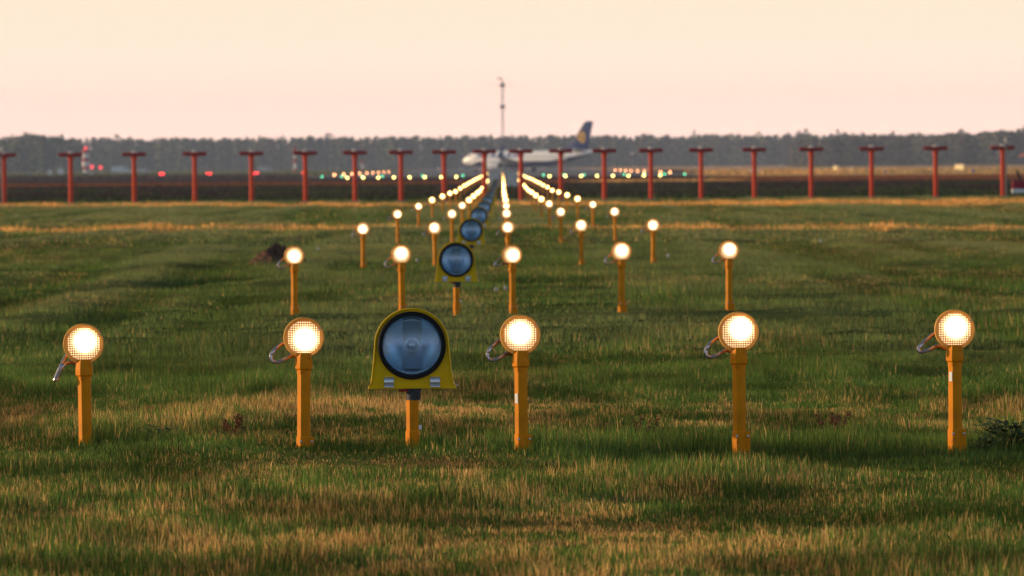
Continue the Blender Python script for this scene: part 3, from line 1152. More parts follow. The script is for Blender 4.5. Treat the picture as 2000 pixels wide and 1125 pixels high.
src = None
for i in range(19):
    px = 633 + 39.25 * i
    x = at(px, 900)
    if src is None:
        o = src = ground_light('threshold_light', M['em_green'], 0.12)
    else:
        o = copy_tree(src)
    o.location = (x, 897, float(np.interp(897, PROF_D, PROF_Z)))
    tag(o, 'small green light across the runway end, %s from the left' % ORD[i] if i < 19 else '', 'threshold light', 'green threshold lights')

src = None
for side, sx in (('left', -1), ('right', 1)):
    for i, d in enumerate([994, 1054, 1112, 1172, 1233, 1293, 1352, 1412, 1475]):
        if src is None:
            o = src = ground_light('runway_edge_light', M['em_orange'], 0.16)
        else:
            o = copy_tree(src)
        x = sx * 25.5
        o.location = (x, d, gz(x, d) + 0.05)
        o.scale = (1.15, 1.15, 1.15)
        tag(o, 'small orange runway light along the %s edge, %s from its near end' % (side, ORD[i]), 'runway light', 'orange runway edge lights')


def make_papi(em):
    root = empty('slope_indicator_light', (0, 0, 0))
    MB().box((0, 0, 0.62), (0.9, 1.2, 0.30), 0.03).build('housing', M['orange'], root)
    for sx in (-0.24, 0.24):
        MB().lathe([(0.115, -0.61), (0.10, -0.63), (0.01, -0.64)], 16, 'y').build('lens', em, root, (sx, 0, 0.62))
    for sx in (-0.36, 0.36):
        for sy in (-0.5, 0.5):
            MB().tube([(sx, sy, -0.25), (sx, sy, 0.50)], 0.03, 6).build('leg', M['grey'], root)
    return root


pp = None
for i, px in enumerate((320, 412, 504, 597)):
    d = 1150.0
    x = at(px, d)
    if i == 3:
        o = make_papi(M['em_red_dim'])
    elif pp is None:
        o = pp = make_papi(M['em_red'])
    else:
        o = copy_tree(pp)
    o.location = (x, d, gz(x, d) - 0.05)
    tag(o, ['bright red ground light left of the runway, outermost of four', 'bright red ground light beneath the fourth red antenna, second of four',
            'bright red ground light right of the fifth red antenna', 'faint red ground light behind the post of the sixth red antenna'][i], 'red light', 'red slope indicator lights')


# ------------------------------------------------------------------ far masts, signs and vans
def lattice(mb, w0, w1, h, n, r):
    for k in range(n):
        z0, z1 = h * k / n, h * (k + 1) / n
        a = w0 + (w1 - w0) * k / n
        b = w0 + (w1 - w0) * (k + 1) / n
        c0 = [(-a, -a), (a, -a), (a, a), (-a, a)]
        c1 = [(-b, -b), (b, -b), (b, b), (-b, b)]
        for j in range(4):
            j2 = (j + 1) % 4
            mb.tube([(*c0[j], z0), (*c1[j], z1)], r, 5)
            p, q = (c0[j], c1[j2]) if k % 2 else (c0[j2], c1[j])
            mb.tube([(*p, z0), (*q, z1)], r * 0.7, 4)
            mb.tube([(*c1[j], z1), (*c1[j2], z1)], r * 0.7, 4)
    return mb


dm = 1950.0
zt = (VY - 155) * dm / F_PX + EYE
gm = gz(at(986, dm), dm)
root = empty('lattice_mast', (at(986, dm), dm, gm))
hm = zt - gm
lattice(MB(), 0.26, 0.20, hm, 22, 0.075).build('lattice', M['pole_grey'], root)
for py in (166, 208):
    zz = (VY - py) * dm / F_PX + EYE - gm
    b = MB()
    b.box((0, 0, zz), (1.5, 1.1, 0.85), 0.1)
    b.box((0, 0, zz - 0.50), (2.1, 1.8, 0.08), 0.0)
    b.build('platform', M['grey_dark'], root)
zz = (VY - 165) * dm / F_PX + EYE - gm
MB().tube([(-3.7, 0, zz), (3.7, 0, zz)], 0.05, 6).build('cross_arm', M['grey'], root)
b = MB()
b.tube([(-0.6, 0, hm), (-0.6, 0, hm + 0.5)], 0.06, 6)
b.box((-0.9, 0, hm + 0.35), (1.5, 0.3, 0.35), 0.05)
b.build('wind_sensor', M['grey_dark'], root)
tag(root, 'tall thin lattice mast with two dark boxes rising behind the airliner', 'mast')


def striped_mast(name, px, d, y_top, y_bot_z, w, bands, lab, cat, group=None, beacon=None, top_w=None):
    x = at(px, d)
    g = gz(x, d)
    roll_dy = -(px - VX) * ROLL
    h = (VY + roll_dy - y_top) * d / F_PX + EYE - g
    root = empty(name, (x, d, g))
    mats = (M['red_mast'], M['white'])
    for j in range(bands):
        z0, z1 = h * j / bands, h * (j + 1) / bands
        b = MB()
        ww0 = w * (1 if not top_w or z1 < h * 0.45 else top_w)
        b.lathe([(ww0, z0 - (0.3 if j == 0 else 0)), (ww0, z1)], 12, 'z')
        b.build('red_band' if (bands - 1 - j) % 2 == 0 else 'white_band', mats[(bands - 1 - j) % 2], root)
    if beacon:
        MB().lathe([(0.25, h), (0.40, h + 0.15), (0.40, h + 0.65), (0.1, h + 0.85)], 12, 'z').build('beacon', beacon, root)
    tag(root, lab, cat, group)
    return root


M['red_mast'] = paint('mast_red', (0.42, 0.05, 0.06), 0.5, 0, 0.1, 2)
striped_mast('striped_tower', 171, 2000.0, 292, 0, 0.75, 6, 'red and white striped tower with a red light on top', 'tower', None, M['em_red_soft'], 1.35)
striped_mast('striped_mast', 580, 1500.0, 288, 0, 0.30, 5, 'slim pale red and white mast left of the sixth red antenna', 'mast', 'slim striped masts')
striped_mast('striped_mast', 712, 1700.0, 312, 0, 0.22, 3, 'short faint red and white mast right of the seventh red antenna', 'mast', 'slim striped masts')


def beacon_post(px, d, y_top, lab):
    x = at(px, d)
    g = gz(x, d)
    h = (VY - (px - VX) * ROLL - y_top) * d / F_PX + EYE - g
    root = empty('beacon_post', (x, d, g))
    MB().tube([(0, 0, -0.2), (0, 0, h - 0.3)], 0.10, 8).build('pole', M['grey'], root)
    MB().lathe([(0.2, h - 0.3), (0.45, h - 0.1), (0.45, h + 0.5), (0.1, h + 0.7)], 12, 'z').build('lamp', M['em_red_soft'], root)
    tag(root, lab, 'beacon', 'red beacons by the striped tower')


beacon_post(183.5, 2000.0, 327, 'small red beacon on a post just right of the striped tower')
beacon_post(200, 2000.0, 328, 'brighter small red beacon, the one farther right of the striped tower')


def box_van(px, d, length, h, body, lab, cat='van', y_lift=0.0):
    x = at(px, d)
    root = empty('parked_van', (x, d, gz(x, d)))
    L = length
    o2 = [(-L / 2, 0.35), (L / 2, 0.35), (L / 2, h * 0.55), (L / 2 - 0.25 * L * 0.5, h * 0.62), (L / 2 - 0.22 * L, h * 0.97), (L / 2 - 0.27 * L, h), (-L / 2 + 0.05, h), (-L / 2, h * 0.94)]
    MB().slab(o2, -0.9, 0.9).build('body', body, root)
    wn = MB()
    wn.box((L * 0.23, -0.902, h * 0.74), (L * 0.12, 0.02, h * 0.2), 0.0)
    wn.build('window', M['window'], root)
    for sx in (-0.3, 0.3):
        for sy in (-0.86, 0.86):
            wheel = MB().lathe([(0.18, -0.11), (0.34, -0.11), (0.36, 0), (0.34, 0.11), (0.18, 0.11)], 16, 'y', c=(0, 0, 0)).build('wheel', M['tyre'], root, (sx * L, sy, 0.36))
    tag(root, lab, cat)


box_van(240, 1900.0, 5.4, 2.3, M['white'], 'distant white van right of the second red antenna')
box_van(284, 2000.0, 4.2, 1.5, M['pale'], 'low pale car right of the third red antenna', 'car')
box_van(521, 2100.0, 4.6, 1.9, M['pale'], 'tiny pale van on the far field left of the slim mast')


def cabinet(px, d, w, h, mat, lab, name='field_cabinet', cat='cabinet', mast=0):
    x = at(px, d)
    root = empty(name, (x, d, gz(x, d)))
    MB().box((0, 0, h / 2 + 0.1), (w, 0.8, h), 0.03).build('cabinet_body', mat, root)
    MB().box((0, 0, h + 0.14), (w + 0.12, 0.95, 0.07), 0.01).build('roof', M['grey'], root)
    MB().box((0, 0, 0.0), (w + 0.2, 1.0, 0.2), 0.01).build('plinth', M['concrete'], root)
    if mast:
        MB().tube([(0, 0.2, h), (0, 0.2, h + mast)], 0.08, 6).build('aerial', M['pale'], root)
    tag(root, lab, cat)


cabinet(101, 1400.0, 0.9, 1.1, M['white'], 'small white cabinet left of the second red antenna, nearer one', mast=0.9)
cabinet(122, 1500.0, 1.2, 1.5, M['white'], 'white cabinet with short aerial close left of the second red antenna', mast=1.3)
cabinet(62, 1250.0, 0.8, 0.6, M['blue'], 'small blue box on the far field at left')
cabinet(181, 1350.0, 0.8, 0.7, M['pale'], 'small pale box on the ground below the red beacons')
cabinet(1471, 1000.0, 0.62, 0.62, M['white'], 'small white box peeking out left of the sixteenth red antenna')
cabinet(1486, 1000.0, 0.36, 0.5, M['white'], 'smaller white box peeking out right of the sixteenth red antenna')
cabinet(1574, 950.0, 0.35, 0.5, M['blue'], 'small dark blue box left of the seventeenth red antenna')
cabinet(1732, 900.0, 0.3, 0.42, M['blue'], 'small blue marker box right of the eighteenth red antenna')
cabinet(1904, 900.0, 0.36, 0.48, M['blue'], 'small blue marker box right of the large pale sign')


def field_sign(px, d, w, h, mat, lab, yaw=0.0):
    x = at(px, d)
    root = empty('guidance_sign', (x, d, gz(x, d)), yaw)
    MB().box((0, 0, h / 2 + 0.22), (w, 0.18, h), 0.02).build('sign_board', mat, root)
    fr = MB()
    fr.box((0, 0, h + 0.25), (w + 0.08, 0.24, 0.06), 0.01)
    fr.box((0, 0, 0.19), (w + 0.08, 0.24, 0.06), 0.01)
    fr.build('frame', M['grey'], root)
    for s in (-0.4, 0.4):
        MB().box((s * w, 0, 0.06), (0.07, 0.07, 0.24)).build('leg', M['grey_dark'], root)
    tag(root, lab, 'sign', 'pale signs on the golden field')


field_sign(1877.5, 1000.0, 2.2, 0.95, M['sign_yellow'], 'large pale yellow sign board on the golden field at right', -1.0)
field_sign(1635.5, 1050.0, 1.0, 0.85, M['sign_yellow'], 'small pale yellow sign between two red antennas at right', -0.9)
field_sign(1667, 1050.0, 0.34, 0.7, M['sign_yellow'], 'narrow pale marker board right of the small pale sign', -0.4)
field_sign(1346, 1000.0, 0.9, 0.40, M['orange'], 'low orange board just behind the rightmost green light', -0.3)

# windsock cut off by the right edge
dw = 1100.0
root = empty('windsock', (at(2003, dw), dw, gz(at(2003, dw), dw)))
MB().tube([(0.5, 0, -0.2), (0.5, 0, 3.0)], 0.06, 8).build('pole', M['white'], root)
MB().loft([[(0.45 - 1.3 * t, 0.36 * (1 - 0.45 * t) * math.cos(a), 2.75 - 0.35 * t * t + 0.36 * (1 - .45 * t) * math.sin(a)) for a in [2 * PI * j / 12 for j in range(12)]] for t in (0, .25, .5, .75, 1)], caps=False).build('sock', paint('sock_fabric', (0.75, 0.26, 0.18), 0.8), root)
tag(root, 'faded pink windsock at the right edge above the field', 'windsock')


# ------------------------------------------------------------------ airliner
def build_airliner():
    d0 = 1652.0
    th = math.radians(33)
    nose = Vector((at(907, d0 + 5), d0 + 5, 0))
    hd = Vector((-math.cos(th), math.sin(th), 0))
    c = nose - hd * 19.0
    root = empty('airliner', (c.x, c.y, float(np.interp(c.y, PROF_D, PROF_Z)) + 0.05), math.atan2(hd.y, hd.x))
    tag(root, 'white airliner with navy belly and navy tail rolling along the far runway', 'airliner')

    def S(s):
        return 19.0 - s
    # fuselage
    m, n, out = new_mat('fuselage_paint')
    t = n.nodes.new('ShaderNodeTexCoord')
    sp = n.nodes.new('ShaderNodeSeparateXYZ')
    n.links.new(t.outputs['Object'], sp.inputs[0])
    aft = math_node(n, 'MAXIMUM', math_node(n, 'SUBTRACT', -8.0, sp.outputs[0]), 0.0)
    fwd = math_node(n, 'MAXIMUM', math_node(n, 'SUBTRACT', sp.outputs[0], 13.0), 0.0)
    zb = math_node(n, 'SUBTRACT', math_node(n, 'MULTIPLY_ADD', aft, 0.155, 2.62), math_node(n, 'MULTIPLY', fwd, 0.32))
    sel = math_node(n, 'LESS_THAN', sp.outputs[2], zb)
    mx = n.nodes.new('ShaderNodeMix')
    mx.data_type = 'RGBA'
    mx.inputs[6].default_value = (0.90, 0.90, 0.91, 1)
    mx.inputs[7].default_value = (0.010, 0.022, 0.115, 1)
    n.links.new(sel, mx.inputs[0])
    b = n.nodes.new('ShaderNodeBsdfPrincipled')
    b.inputs['Roughness'].default_value = 0.3
    n.links.new(mx.outputs[2], b.inputs['Base Color'])
    n.links.new(b.outputs[0], out.inputs[0])
    sec = [(0.0, 2.78, .06, .06), (0.25, 2.80, .40, .42), (0.8, 2.87, .78, .80), (1.6, 3.0, 1.12, 1.15), (2.6, 3.18, 1.48, 1.42), (3.6, 3.28, 1.76, 1.63), (5.0, 3.33, 1.95, 1.80), (7.0, 3.35, 2.0, 1.88),
           (12, 3.35, 2.0, 1.88), (18, 3.35, 2.0, 1.88), (25, 3.35, 2.0, 1.88), (27, 3.40, 1.96, 1.86), (29.5, 3.58, 1.80, 1.75), (32, 3.88, 1.52, 1.5), (34.5, 4.20, 1.18, 1.12), (36.5, 4.45, .85, .78), (38.2, 4.66, .50, .42), (39.2, 4.78, .22, .2)]

    def half_w(s, z):
        ss = [q[0] for q in sec]
        zc = np.interp(s, ss, [q[1] for q in sec])
        hh = np.interp(s, ss, [q[2] for q in sec])
        hw = np.interp(s, ss, [q[3] for q in sec])
        k = 1 - ((z - zc) / hh) ** 2
        return hw * math.sqrt(max(k, 0.0))
    rings = []
    for s, zc, hh, hw in sec:
        rings.append([(S(s), hw * math.cos(2 * PI * j / 36), zc + hh * math.sin(2 * PI * j / 36)) for j in range(36)])
    fus = MB().loft(rings).build('fuselage', m, root)
    # cockpit and cabin windows, doors
    ck = MB()
    for y0, s0, s1, z0, z1 in ((1, 2.35, 3.0, 3.75, 4.25), (1, 3.05, 3.7, 3.8, 4.4)):
        for sg in (-1, 1):
            q = [(s0, z0), (s1, z0), (s1, z1), (s0 + .25, z1)]
            ck.add([(S(a), sg * (half_w(a, z) + 0.02), z) for a, z in q], [(0, 1, 2, 3)])
    ck.build('cockpit_window', M['window'], fus)
    wn = MB()
    for sg in (-1, 1):
        for k in range(46):
            s = 6.4 + k * 0.52
            if s > 30.5:
                break
            z0, z1 = 3.62, 3.93
            wn.add([(S(s), sg * (half_w(s, z0) + .012), z0), (S(s + .24), sg * (half_w(s + .24, z0) + .012), z0), (S(s + .24), sg * (half_w(s + .24, z1) + .012), z1), (S(s), sg * (half_w(s, z1) + .012), z1)], [(0, 1, 2, 3)])
    wn.build('cabin_windows', M['window'], fus)
    for s in (4.7, 31.0):
        dmb = MB()
        zs = np.linspace(2.75, 4.55, 7)
        for a in range(6):
            z0, z1 = zs[a], zs[a + 1]
            dmb.add([(S(s), half_w(s, z0) + .015, z0), (S(s + .85), half_w(s + .85, z0) + .015, z0), (S(s + .85), half_w(s + .85, z1) + .015, z1), (S(s), half_w(s, z1) + .015, z1)], [(0, 1, 2, 3)])
        dmb.build('door', M['white'], fus)
    # lettering on the side
    fc = bpy.data.curves.new('lettering', 'FONT')
    fc.body = 'RYANAIR'
    fc.size = 1.0
    fc.offset = 0.022
    fc.space_character = 1.12
    tmp = bpy.data.objects.new('lettering', fc)
    col.objects.link(tmp)
    dg = bpy.context.evaluated_depsgraph_get()
    dg.update()
    me = bpy.data.meshes.new_from_object(tmp.evaluated_get(dg))
    bpy.data.objects.remove(tmp)
    bt = bmesh.new()
    bt.from_mesh(me)
    for nrm, lo_, hi_, cnt in (((0, 1, 0), 0.0, 0.75, 9), ((1, 0, 0), 0.0, 6.0, 40)):
        for q in range(1, cnt):
            p = lo_ + (hi_ - lo_) * q / cnt
            bmesh.ops.bisect_plane(bt, geom=bt.verts[:] + bt.edges[:] + bt.faces[:], plane_co=[p * k_ for k_ in nrm], plane_no=nrm)
    bt.to_mesh(me)
    bt.free()
    co = np.array([v.co[:] for v in me.vertices])
    mn, mxx = co.min(0), co.max(0)
    for sg in (1, -1):
        mm = me.copy()
        for v, p in zip(mm.vertices, co):
            u = (p[0] - mn[0]) / (mxx[0] - mn[0])
            w = (p[1] - mn[1]) / (mxx[1] - mn[1])
            s = 5.75 + 13.2 * (u if sg > 0 else 1 - u)
            z = 3.52 + 1.28 * w
            v.co = (S(s), sg * (half_w(s, z) + 0.035), z)
        mm.materials.clear()
        mm.materials.append(M['letter_blue'])
        lo = bpy.data.objects.new('lettering', mm)
        col.objects.link(lo)
        lo.parent = fus
    # wings
    def foil(s0, s1, y, z, tk):
        c = s1 - s0
        pts = []
        for f, h in ((0, 0), (.03, .32), (.12, .62), (.3, .70), (.6, .45), (1, .02)):
            pts.append((S(s0 + c * f), y, z + tk * c * h))
        for f, h in ((.6, -.22), (.3, -.34), (.12, -.32), (.03, -.2)):
            pts.append((S(s0 + c * f), y, z + tk * c * h))
        return pts
    for sg in (1, -1):
        w = MB().loft([foil(12.6, 20.6, sg * 1.0, 2.0, .13), foil(13.2, 20.6, sg * 1.9, 2.08, .13), foil(15.3, 20.7, sg * 5.6, 2.50, .12), foil(18.6, 21.8, sg * 11.5, 3.20, .11), foil(21.4, 23.1, sg * 16.6, 3.80, .10)]).build('wing', M['wing_grey'], root)
        MB().loft([foil(21.4, 23.1, sg * 16.6, 3.80, .10), foil(21.75, 23.2, sg * 17.0, 3.98, .09), foil(22.2, 23.4, sg * 17.25, 4.5, .08),
                   [(p[0], p[1], p[2]) for p in foil(23.6, 24.2, sg * 17.75, 6.45, .08)]]).build('winglet', M['navy'], w)
        fl_ = MB()
        for yy, s in ((4.0, 19.4), (8.0, 20.2), (12.0, 21.1)):
            fl_.loft([[(S(s - 1.2 + 1.5 * a), sg * yy + r * math.cos(2 * PI * j / 8), 2.2 + (yy - 4) * .11 + r * math.sin(2 * PI * j / 8)) for j in range(8)] for a, r in ((0, .05), (.5, .22), (1, .24), (1.6, .04))])
        fl_.build('flap_fairing', M['wing_grey'], w)
        # engine
        ey, ez = sg * 4.83, 1.58
        e = MB().lathe([(0.78, 0.9), (0.80, 0.25), (0.88, 0.06), (0.95, 0.0), (1.02, 0.06), (1.10, 0.4), (1.14, 1.2), (1.10, 2.2), (0.98, 3.3), (0.86, 3.9), (0.80, 3.9), (0.80, 3.3)], 32, 'x', cap0=False, cap1=True, c=(0, 0, 0))
        e.v = [(-p[0], p[1], max(p[2], -0.98 + 0.1 * p[2])) for p in e.v]
        eo = e.build('engine', M['white'], root, (S(10.4), ey, ez))
        lp = MB().lathe([(0.86, 0.10), (0.945, -0.012), (1.03, 0.05), (1.075, 0.24)], 32, 'x', cap0=False, cap1=False)
        lp.v = [(-p[0], p[1] * 1.004, max(p[2] * 1.004, -0.985 + 0.1 * p[2])) for p in lp.v]
        lp.build('inlet_lip', M['lip'], eo)
        fn = MB().lathe([(0.78, 0.85), (0.25, 0.85), (0.05, 0.45)], 24, 'x', cap0=False)
        fn.v = [(-p[0], p[1], p[2]) for p in fn.v]
        fn.build('fan', M['grey_dark'], eo)
        cn = MB().lathe([(0.62, 3.6), (0.5, 4.3), (0.35, 4.9), (0.05, 5.3)], 24, 'x')
        cn.v = [(-p[0], p[1], p[2]) for p in cn.v]
        cn.build('exhaust_cone', M['dark_metal'], eo)
        MB().add([(S(11.6), ey + s2 * .14, z) for s2 in (-1, 1) for z in (2.6, 2.85)] + [(S(16.5), ey + s2 * .14, z) for s2 in (-1, 1) for z in (1.95, 2.5)],
                 [(0, 1, 3, 2), (4, 6, 7, 5), (0, 4, 5, 1), (2, 3, 7, 6), (1, 5, 7, 3), (0, 2, 6, 4)]).build('pylon', M['wing_grey'], root)
        # tailplane
        MB().loft([foil(33.6, 37.6, sg * 0.5, 4.85, .10), foil(35.4, 38.2, sg * 3.6, 5.20, .09), foil(37.6, 39.3, sg * 7.1, 5.60, .08)]).build('tailplane', M['white'], root)

    def vfoil(s0, s1, z, tk):
        c = s1 - s0
        h = tk * c
        return [(S(s0), 0, z), (S(s0 + c * .15), h, z), (S(s0 + c * .4), h * 1.1, z), (S(s1), .02, z), (S(s1), -.02, z), (S(s0 + c * .4), -h * 1.1, z), (S(s0 + c * .15), -h, z)]
    fin = MB().loft([vfoil(29.0, 37.5, 4.75, .030), vfoil(31.3, 37.6, 5.9, .045), vfoil(33.0, 38.0, 7.6, .05), vfoil(36.55, 39.1, 12.2, .05), vfoil(36.95, 39.1, 12.5, .03)]).build('fin', M['navy'], root, sharp=60)
    # harp emblem: slanting soundboard, curved neck, pillar and strings
    def fin_pt(s, z, sg):
        s0 = np.interp(z, [5.9, 7.6, 12.2], [31.3, 33.0, 36.55])
        s1 = np.interp(z, [5.9, 7.6, 12.2], [37.6, 38.0, 39.1])
        c = s1 - s0
        f = (s - s0) / c
        h = c * .05 * np.interp(f, [0, .15, .4, 1], [0, 1, 1.1, 0.05])
        return (S(s), sg * (h + 0.03), z)
    for sg in (1, -1):
        hb = MB()
        frame = [((34.45, 9.0), (35.0, 9.55), (35.6, 9.85), (36.3, 9.95), (36.75, 9.6)), ((34.9, 8.75), (35.25, 9.15), (35.7, 9.40), (36.15, 9.45), (36.4, 9.2))]
        board = [((34.2, 8.95), (34.6, 8.2), (35.3, 7.5), (36.2, 6.95)), ((34.85, 8.95), (35.1, 8.4), (35.6, 7.9), (36.35, 7.45))]
        pillar = [((36.3, 9.9), (36.85, 9.2), (36.95, 8.3), (36.6, 7.35), (36.2, 6.95)), ((36.05, 9.6), (36.4, 9.1), (36.5, 8.3), (36.3, 7.6), (36.0, 7.3))]
        for A, B in (frame, board, pillar):
            for j in range(len(A) - 1):
                hb.add([fin_pt(*A[j], sg), fin_pt(*A[j + 1], sg), fin_pt(*B[j + 1], sg), fin_pt(*B[j], sg)], [(0, 1, 2, 3)])
        for j in range(4):
            s = 35.15 + j * 0.33
            hb.add([fin_pt(s, 9.2, sg), fin_pt(s + .2, 9.25, sg), fin_pt(s + .24, 7.9 - j * .1, sg), fin_pt(s + .05, 8.05 - j * .1, sg)], [(0, 1, 2, 3)])
        hb.build('tail_emblem', M['harp_yellow'], fin)
    # landing gear
    def gear(name, s, y, r, wz, zt):
        g = MB().tube([(S(s), y, wz), (S(s), y, zt)], 0.11, 8).build(name, M['grey'], root)
        for oy_ in (-0.28, 0.28):
            wl = MB().lathe([(r * .5, -.16), (r * .93, -.16), (r, -.06), (r, .06), (r * .93, .16), (r * .5, .16)], 20, 'y').build('wheel', M['tyre'], g, (S(s), y + oy_, r))
        return g
    gear('nose_gear', 4.0, 0, 0.36, 0.36, 1.9)
    gear('main_gear', 19.6, 2.86, 0.56, 0.56, 2.2)
    gear('main_gear', 19.6, -2.86, 0.56, 0.56, 2.2)
    MB().loft([[(S(s), r * 1.5 * math.cos(2 * PI * j / 14), 1.75 + r * .75 * math.sin(2 * PI * j / 14)) for j in range(14)] for s, r in ((11, .1), (13, .9), (16, 1.12), (20, 1.1), (22.5, .1))]).build('belly_fairing', M['navy'], root)
    MB().lathe([(0.10, 0), (0.10, .08), (.02, .14)], 10, 'z', c=(S(16), 0, 5.34)).build('beacon', M['em_red_soft'], root)


build_airliner()


# ------------------------------------------------------------------ woods on the horizon
def wood(name, x0, x1, y0, y1, n, hfun, tints, seed, spike=0.06):
    r = np.random.default_rng(seed)
    tx = r.uniform(x0, x1, n)
    ty = r.uniform(y0, y1, n)
    V, L, T, C = [], [], [], []
    base = ground_z(tx, ty)
    nv = 0
    for i in range(n):
        h = hfun(tx[i]) * (0.93 + 0.10 * fbm(np.array([tx[i] * 0.05]), np.array([seed * 3.3]), 71)[0]) * r.uniform(0.9, 1.03)
        if r.random() < spike:
            h *= r.uniform(1.05, 1.14)
        conifer = r.random() < 0.35
        cw = h * (0.15 if conifer else 0.21) * r.uniform(0.8, 1.25)
        m = 72
        t = r.random(m) ** 0.9
        zc = h * (0.02 + 0.96 * t)
        wid = cw * ((1.05 - t) if conifer else np.sqrt(np.clip(1 - np.clip(2 * (t - 0.5), 0, 1) ** 2, 0.05, 1)) * 1.05)
        a = r.random(m) * 2 * PI
        rad = wid * np.sqrt(r.random(m))
        cx = tx[i] + np.cos(a) * rad
        cy = ty[i] + np.sin(a) * rad
        cz = base[i] + zc
        sz = r.uniform(0.45, 1.15, m) * (0.75 if conifer else 1.0)
        u = r.normal(size=(m, 3))
        u /= np.linalg.norm(u, axis=1)[:, None]
        w = np.cross(u, r.normal(size=(m, 3)))
        w /= np.linalg.norm(w, axis=1)[:, None]
        P = np.stack([cx, cy, cz], 1)
        q = np.stack([P + (u * .9 + w * .25) * sz[:, None], P + (w * 1.0 - u * .2) * sz[:, None], P - (u * 1.0 + w * .15) * sz[:, None], P - (w * .8 - u * .3) * sz[:, None]], 1)
        tint = np.array(tints[int(r.integers(len(tints)))]) * r.uniform(1.1, 2.2) + np.array([0.010, 0.012, 0.024])  # tint lifted and blued, distance haze put into the foliage colour
        ct = tint[None, :] * (0.6 + 0.8 * r.random(m))[:, None]
        V.append(q.reshape(-1, 3))
        C.append(np.repeat(ct, 4, 0))
        L.append(np.arange(m * 4) + nv)
        T.append(np.full(m, 4))
        nv += m * 4
        # tapered trunk
        k = 5
        ang = 2 * PI * np.arange(k) / k
        r0, r1 = h * 0.013, h * 0.005
        lo = np.stack([tx[i] + r0 * np.cos(ang), ty[i] + r0 * np.sin(ang), np.full(k, base[i] - 0.3)], 1)
        hi = np.stack([tx[i] + r1 * np.cos(ang), ty[i] + r1 * np.sin(ang), np.full(k, base[i] + h * 0.9)], 1)
        V.append(np.concatenate([lo, hi]))
        C.append(np.tile(np.array([[0.11, 0.07, 0.05]]), (2 * k, 1)))
        for j in range(k):
            j2 = (j + 1) % k
            L.append(np.array([j, j2, k + j2, k + j]) + nv)
            T.append(np.array([4]))
        nv += 2 * k
    V = np.concatenate(V)
    L = np.concatenate(L)
    T = np.concatenate(T)
    S = np.concatenate([[0], np.cumsum(T)[:-1]])
    return bulk_mesh(name, V, L, S, T, np.concatenate(C), M['needle'], 'stuff')


GREENS = [(0.040, 0.052, 0.026), (0.058, 0.060, 0.032), (0.105, 0.100, 0.045), (0.085, 0.058, 0.042), (0.17, 0.155, 0.065), (0.065, 0.050, 0.045)]
BROWNS = [(0.070, 0.052, 0.038), (0.105, 0.070, 0.048), (0.090, 0.080, 0.042), (0.16, 0.13, 0.065), (0.055, 0.046, 0.034)]
wood('distant_forest', -560, 560, 3150, 3420, 3600, lambda x: 16.4 - 0.0022 * x, GREENS, 3)
wood('distant_grove', -360, -176, 2650, 2800, 520, lambda x: 15.9 - 6.0 * float(sstep(-192, -172, x)), GREENS, 4)
wood('distant_grove', 116, 420, 2420, 2620, 950, lambda x: 11.3 + 2.4 * float(sstep(115, 220, x)), BROWNS, 5, 0.10)


# ------------------------------------------------------------------ small things in the grass
# heap of dug soil
def soil_heap():
    d = 92.0
    x = at(540, d)
    n = 26
    V, Fc = [], []
    r = random.Random(3)
    for j in range(n + 1):
        for k in range(n):
            a = 2 * PI * k / n
            rr = j / n
            w = 0.40 * (1 + 0.22 * math.sin(3 * a + 1) + 0.08 * math.sin(7 * a))
            z = 0.24 * (1 - rr ** 1.3) * (1 + 0.25 * math.sin(2 * a + 1.5)) + r.uniform(-0.035, 0.035) * (1 if j < n else 0) - (0.06 if j == n else 0)
            V.append((w * rr * math.cos(a) * 1.05, w * rr * math.sin(a), z))
    for j in range(n):
        for k in range(n):
            k2 = (k + 1) % n
            Fc.append((j * n + k, j * n + k2, (j + 1) * n + k2, (j + 1) * n + k))
    o = MB().add(V, Fc, True).build('soil_heap', M['soil'], None, (x, d, gz(x, d) + 0.0))
    tag(o, 'dark brown heap of dug soil left of the second lamp row', 'soil heap')


soil_heap()


def dandelion(px, py, lab, size=1.0):
    d = (EYE - 0.10) * F_PX / (py + (px - VX) * ROLL - VY)
    x = at(px, d)
    g = gz(x, d)
    h = 0.13 * size
    root = empty('seed_head_flower', (x, d, g))
    MB().tube([(0, 0, -0.02), (0.006, 0, h * .5), (0.012, 0.003, h)], 0.0022, 5).build('stem', M['stem_green'], root)
    fb = MB()
    r = random.Random(px)
    for k in range(60):
        v = Vector((r.gauss(0, 1), r.gauss(0, 1), r.gauss(0, 1))).normalized()
        c = Vector((0.012, 0.003, h + 0.012))
        e = c + v * 0.021 * size
        a = v.orthogonal().normalized() * 0.0055
        b2 = v.cross(a)
        fb.add([c, e + a, e - a * .5 + b2, e - a * .5 - b2], [(0, 1, 2), (0, 2, 3), (0, 3, 1), (1, 3, 2)])
    fb.build('seed_head', M['seed_white'], root)
    tag(root, lab, 'dandelion', 'white dandelion heads')


dandelion(968, 575, 'white dandelion head in the grass left of the middle lamp of the second row', 1.1)
dandelion(987, 571, 'white dandelion head nearest the post of the middle lamp, second row', 1.0)
dandelion(1305, 512, 'white dandelion head right of the third lamp row', 1.15)
dandelion(815, 519, 'white dandelion head between two lamps of the second row', 1.1)
dandelion(622, 500, 'pale dandelion head right of the leftmost lamp of the second row', 1.1)
dandelion(1604, 473, 'faint white dandelion head far right beyond the third lamp row', 1.2)

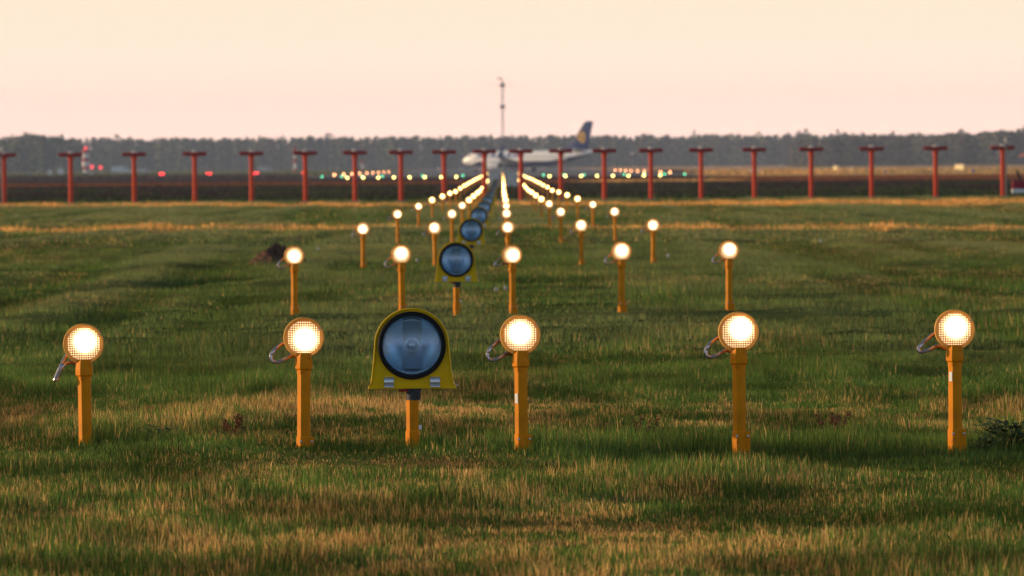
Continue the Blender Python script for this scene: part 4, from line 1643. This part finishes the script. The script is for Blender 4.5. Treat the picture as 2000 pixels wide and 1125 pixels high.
# broad-leaved weed beside the rightmost post
def weed(px, d, n, size, lab):
    x = at(px, d)
    r = random.Random(int(px))
    root = empty('leafy_weed', (x, d, gz(x, d)))
    mb = MB()
    st = MB()
    for k in range(n):
        a = r.uniform(0, 2 * PI)
        R = size * r.uniform(0.2, 1.0)
        hgt = size * r.uniform(0.35, 0.95)
        tip = Vector((math.cos(a) * R, math.sin(a) * R, hgt))
        st.tube([(0, 0, -0.01), tip * 0.5 + Vector((0, 0, 0.02)), tip], 0.002, 4)
        u = Vector((math.cos(a), math.sin(a), r.uniform(-.6, .3))).normalized()
        w = u.cross(Vector((0, 0, 1))).normalized()
        l = size * r.uniform(0.25, 0.45)
        mb.add([tip, tip + u * l * .45 + w * l * .26, tip + u * l, tip + u * l * .45 - w * l * .26], [(0, 1, 2, 3)])
    mb.build('foliage', M['weed'], root)
    st.build('stem', M['stem_green'], root)
    tag(root, lab, 'weed', 'leafy weeds')


M['weed'] = paint('weed_leaf', (0.028, 0.050, 0.018), 0.6, 0, 0.3, 30)
weed(1975, 30.3, 150, 0.17, 'dark leafy weed clump at the right edge beside the last lamp post')
weed(1925, 30.1, 60, 0.09, 'small dark leafy weed next to the base of the rightmost lamp post')
weed(300, 30.6, 70, 0.10, 'dull leafy weed between the two leftmost posts of the nearest row')
weed(1290, 30.9, 50, 0.08, 'small leafy weed in the grass left of the second post from the right')

def dock(px, d, h, lab):
    x = at(px, d)
    r = random.Random(int(px) + 5)
    st = sd_ = MB()
    for k in range(5):
        bx, by = r.uniform(-.05, .05), r.uniform(-.05, .05)
        tip = Vector((bx + r.uniform(-.04, .04), by + r.uniform(-.03, .03), h * r.uniform(0.6, 1.0)))
        st.tube([(bx * .4, by * .4, -0.01), (bx * .8, by * .8, tip.z * .5), tip], 0.0022, 5)
        for q in range(26):
            t = r.uniform(0.45, 1.0)
            c = Vector((bx * .8, by * .8, 0)).lerp(tip, t) + Vector((r.gauss(0, .007), r.gauss(0, .007), 0))
            c.z = tip.z * t
            u = Vector((r.gauss(0, 1), r.gauss(0, 1), r.gauss(0, 1))).normalized() * 0.007
            w = u.orthogonal().normalized() * 0.005
            sd_.add([c - u, c + w, c + u, c - w], [(0, 1, 2, 3)])
    root = st.build('dock_plant', M['dock'], None, (x, d, gz(x, d)))
    tag(root, lab, 'weed', 'rusty dock plants')


M['dock'] = paint('rusty_seed', (0.19, 0.075, 0.038), 0.8, 0, 0.3, 40)
dock(1615, 31.6, 0.16, 'rusty red dock plant between the two rightmost posts of the nearest row')
dock(1640, 32.4, 0.15, 'fainter rusty dock plant just behind and right of another')
dock(1262, 31.2, 0.15, 'single rusty dock plant left of the second post from the right')
dock(462, 31.4, 0.13, 'short rusty dock plant left of the post beside the big flasher')

# ------------------------------------------------------------------ evening air
hz = MB().box((0, 2150, 24.0), (2900, 4600, 54.0))
hm_, hn, hout = new_mat('evening_haze')
pv = hn.nodes.new('ShaderNodeVolumePrincipled')
pv.inputs['Color'].default_value = (0.58, 0.72, 1.0, 1)
pv.inputs['Density'].default_value = 0.000115
pv.inputs['Anisotropy'].default_value = 0.1
hn.links.new(pv.outputs[0], hout.inputs['Volume'])
hzo = hz.build('haze', hm_)
hzo['kind'] = 'stuff'
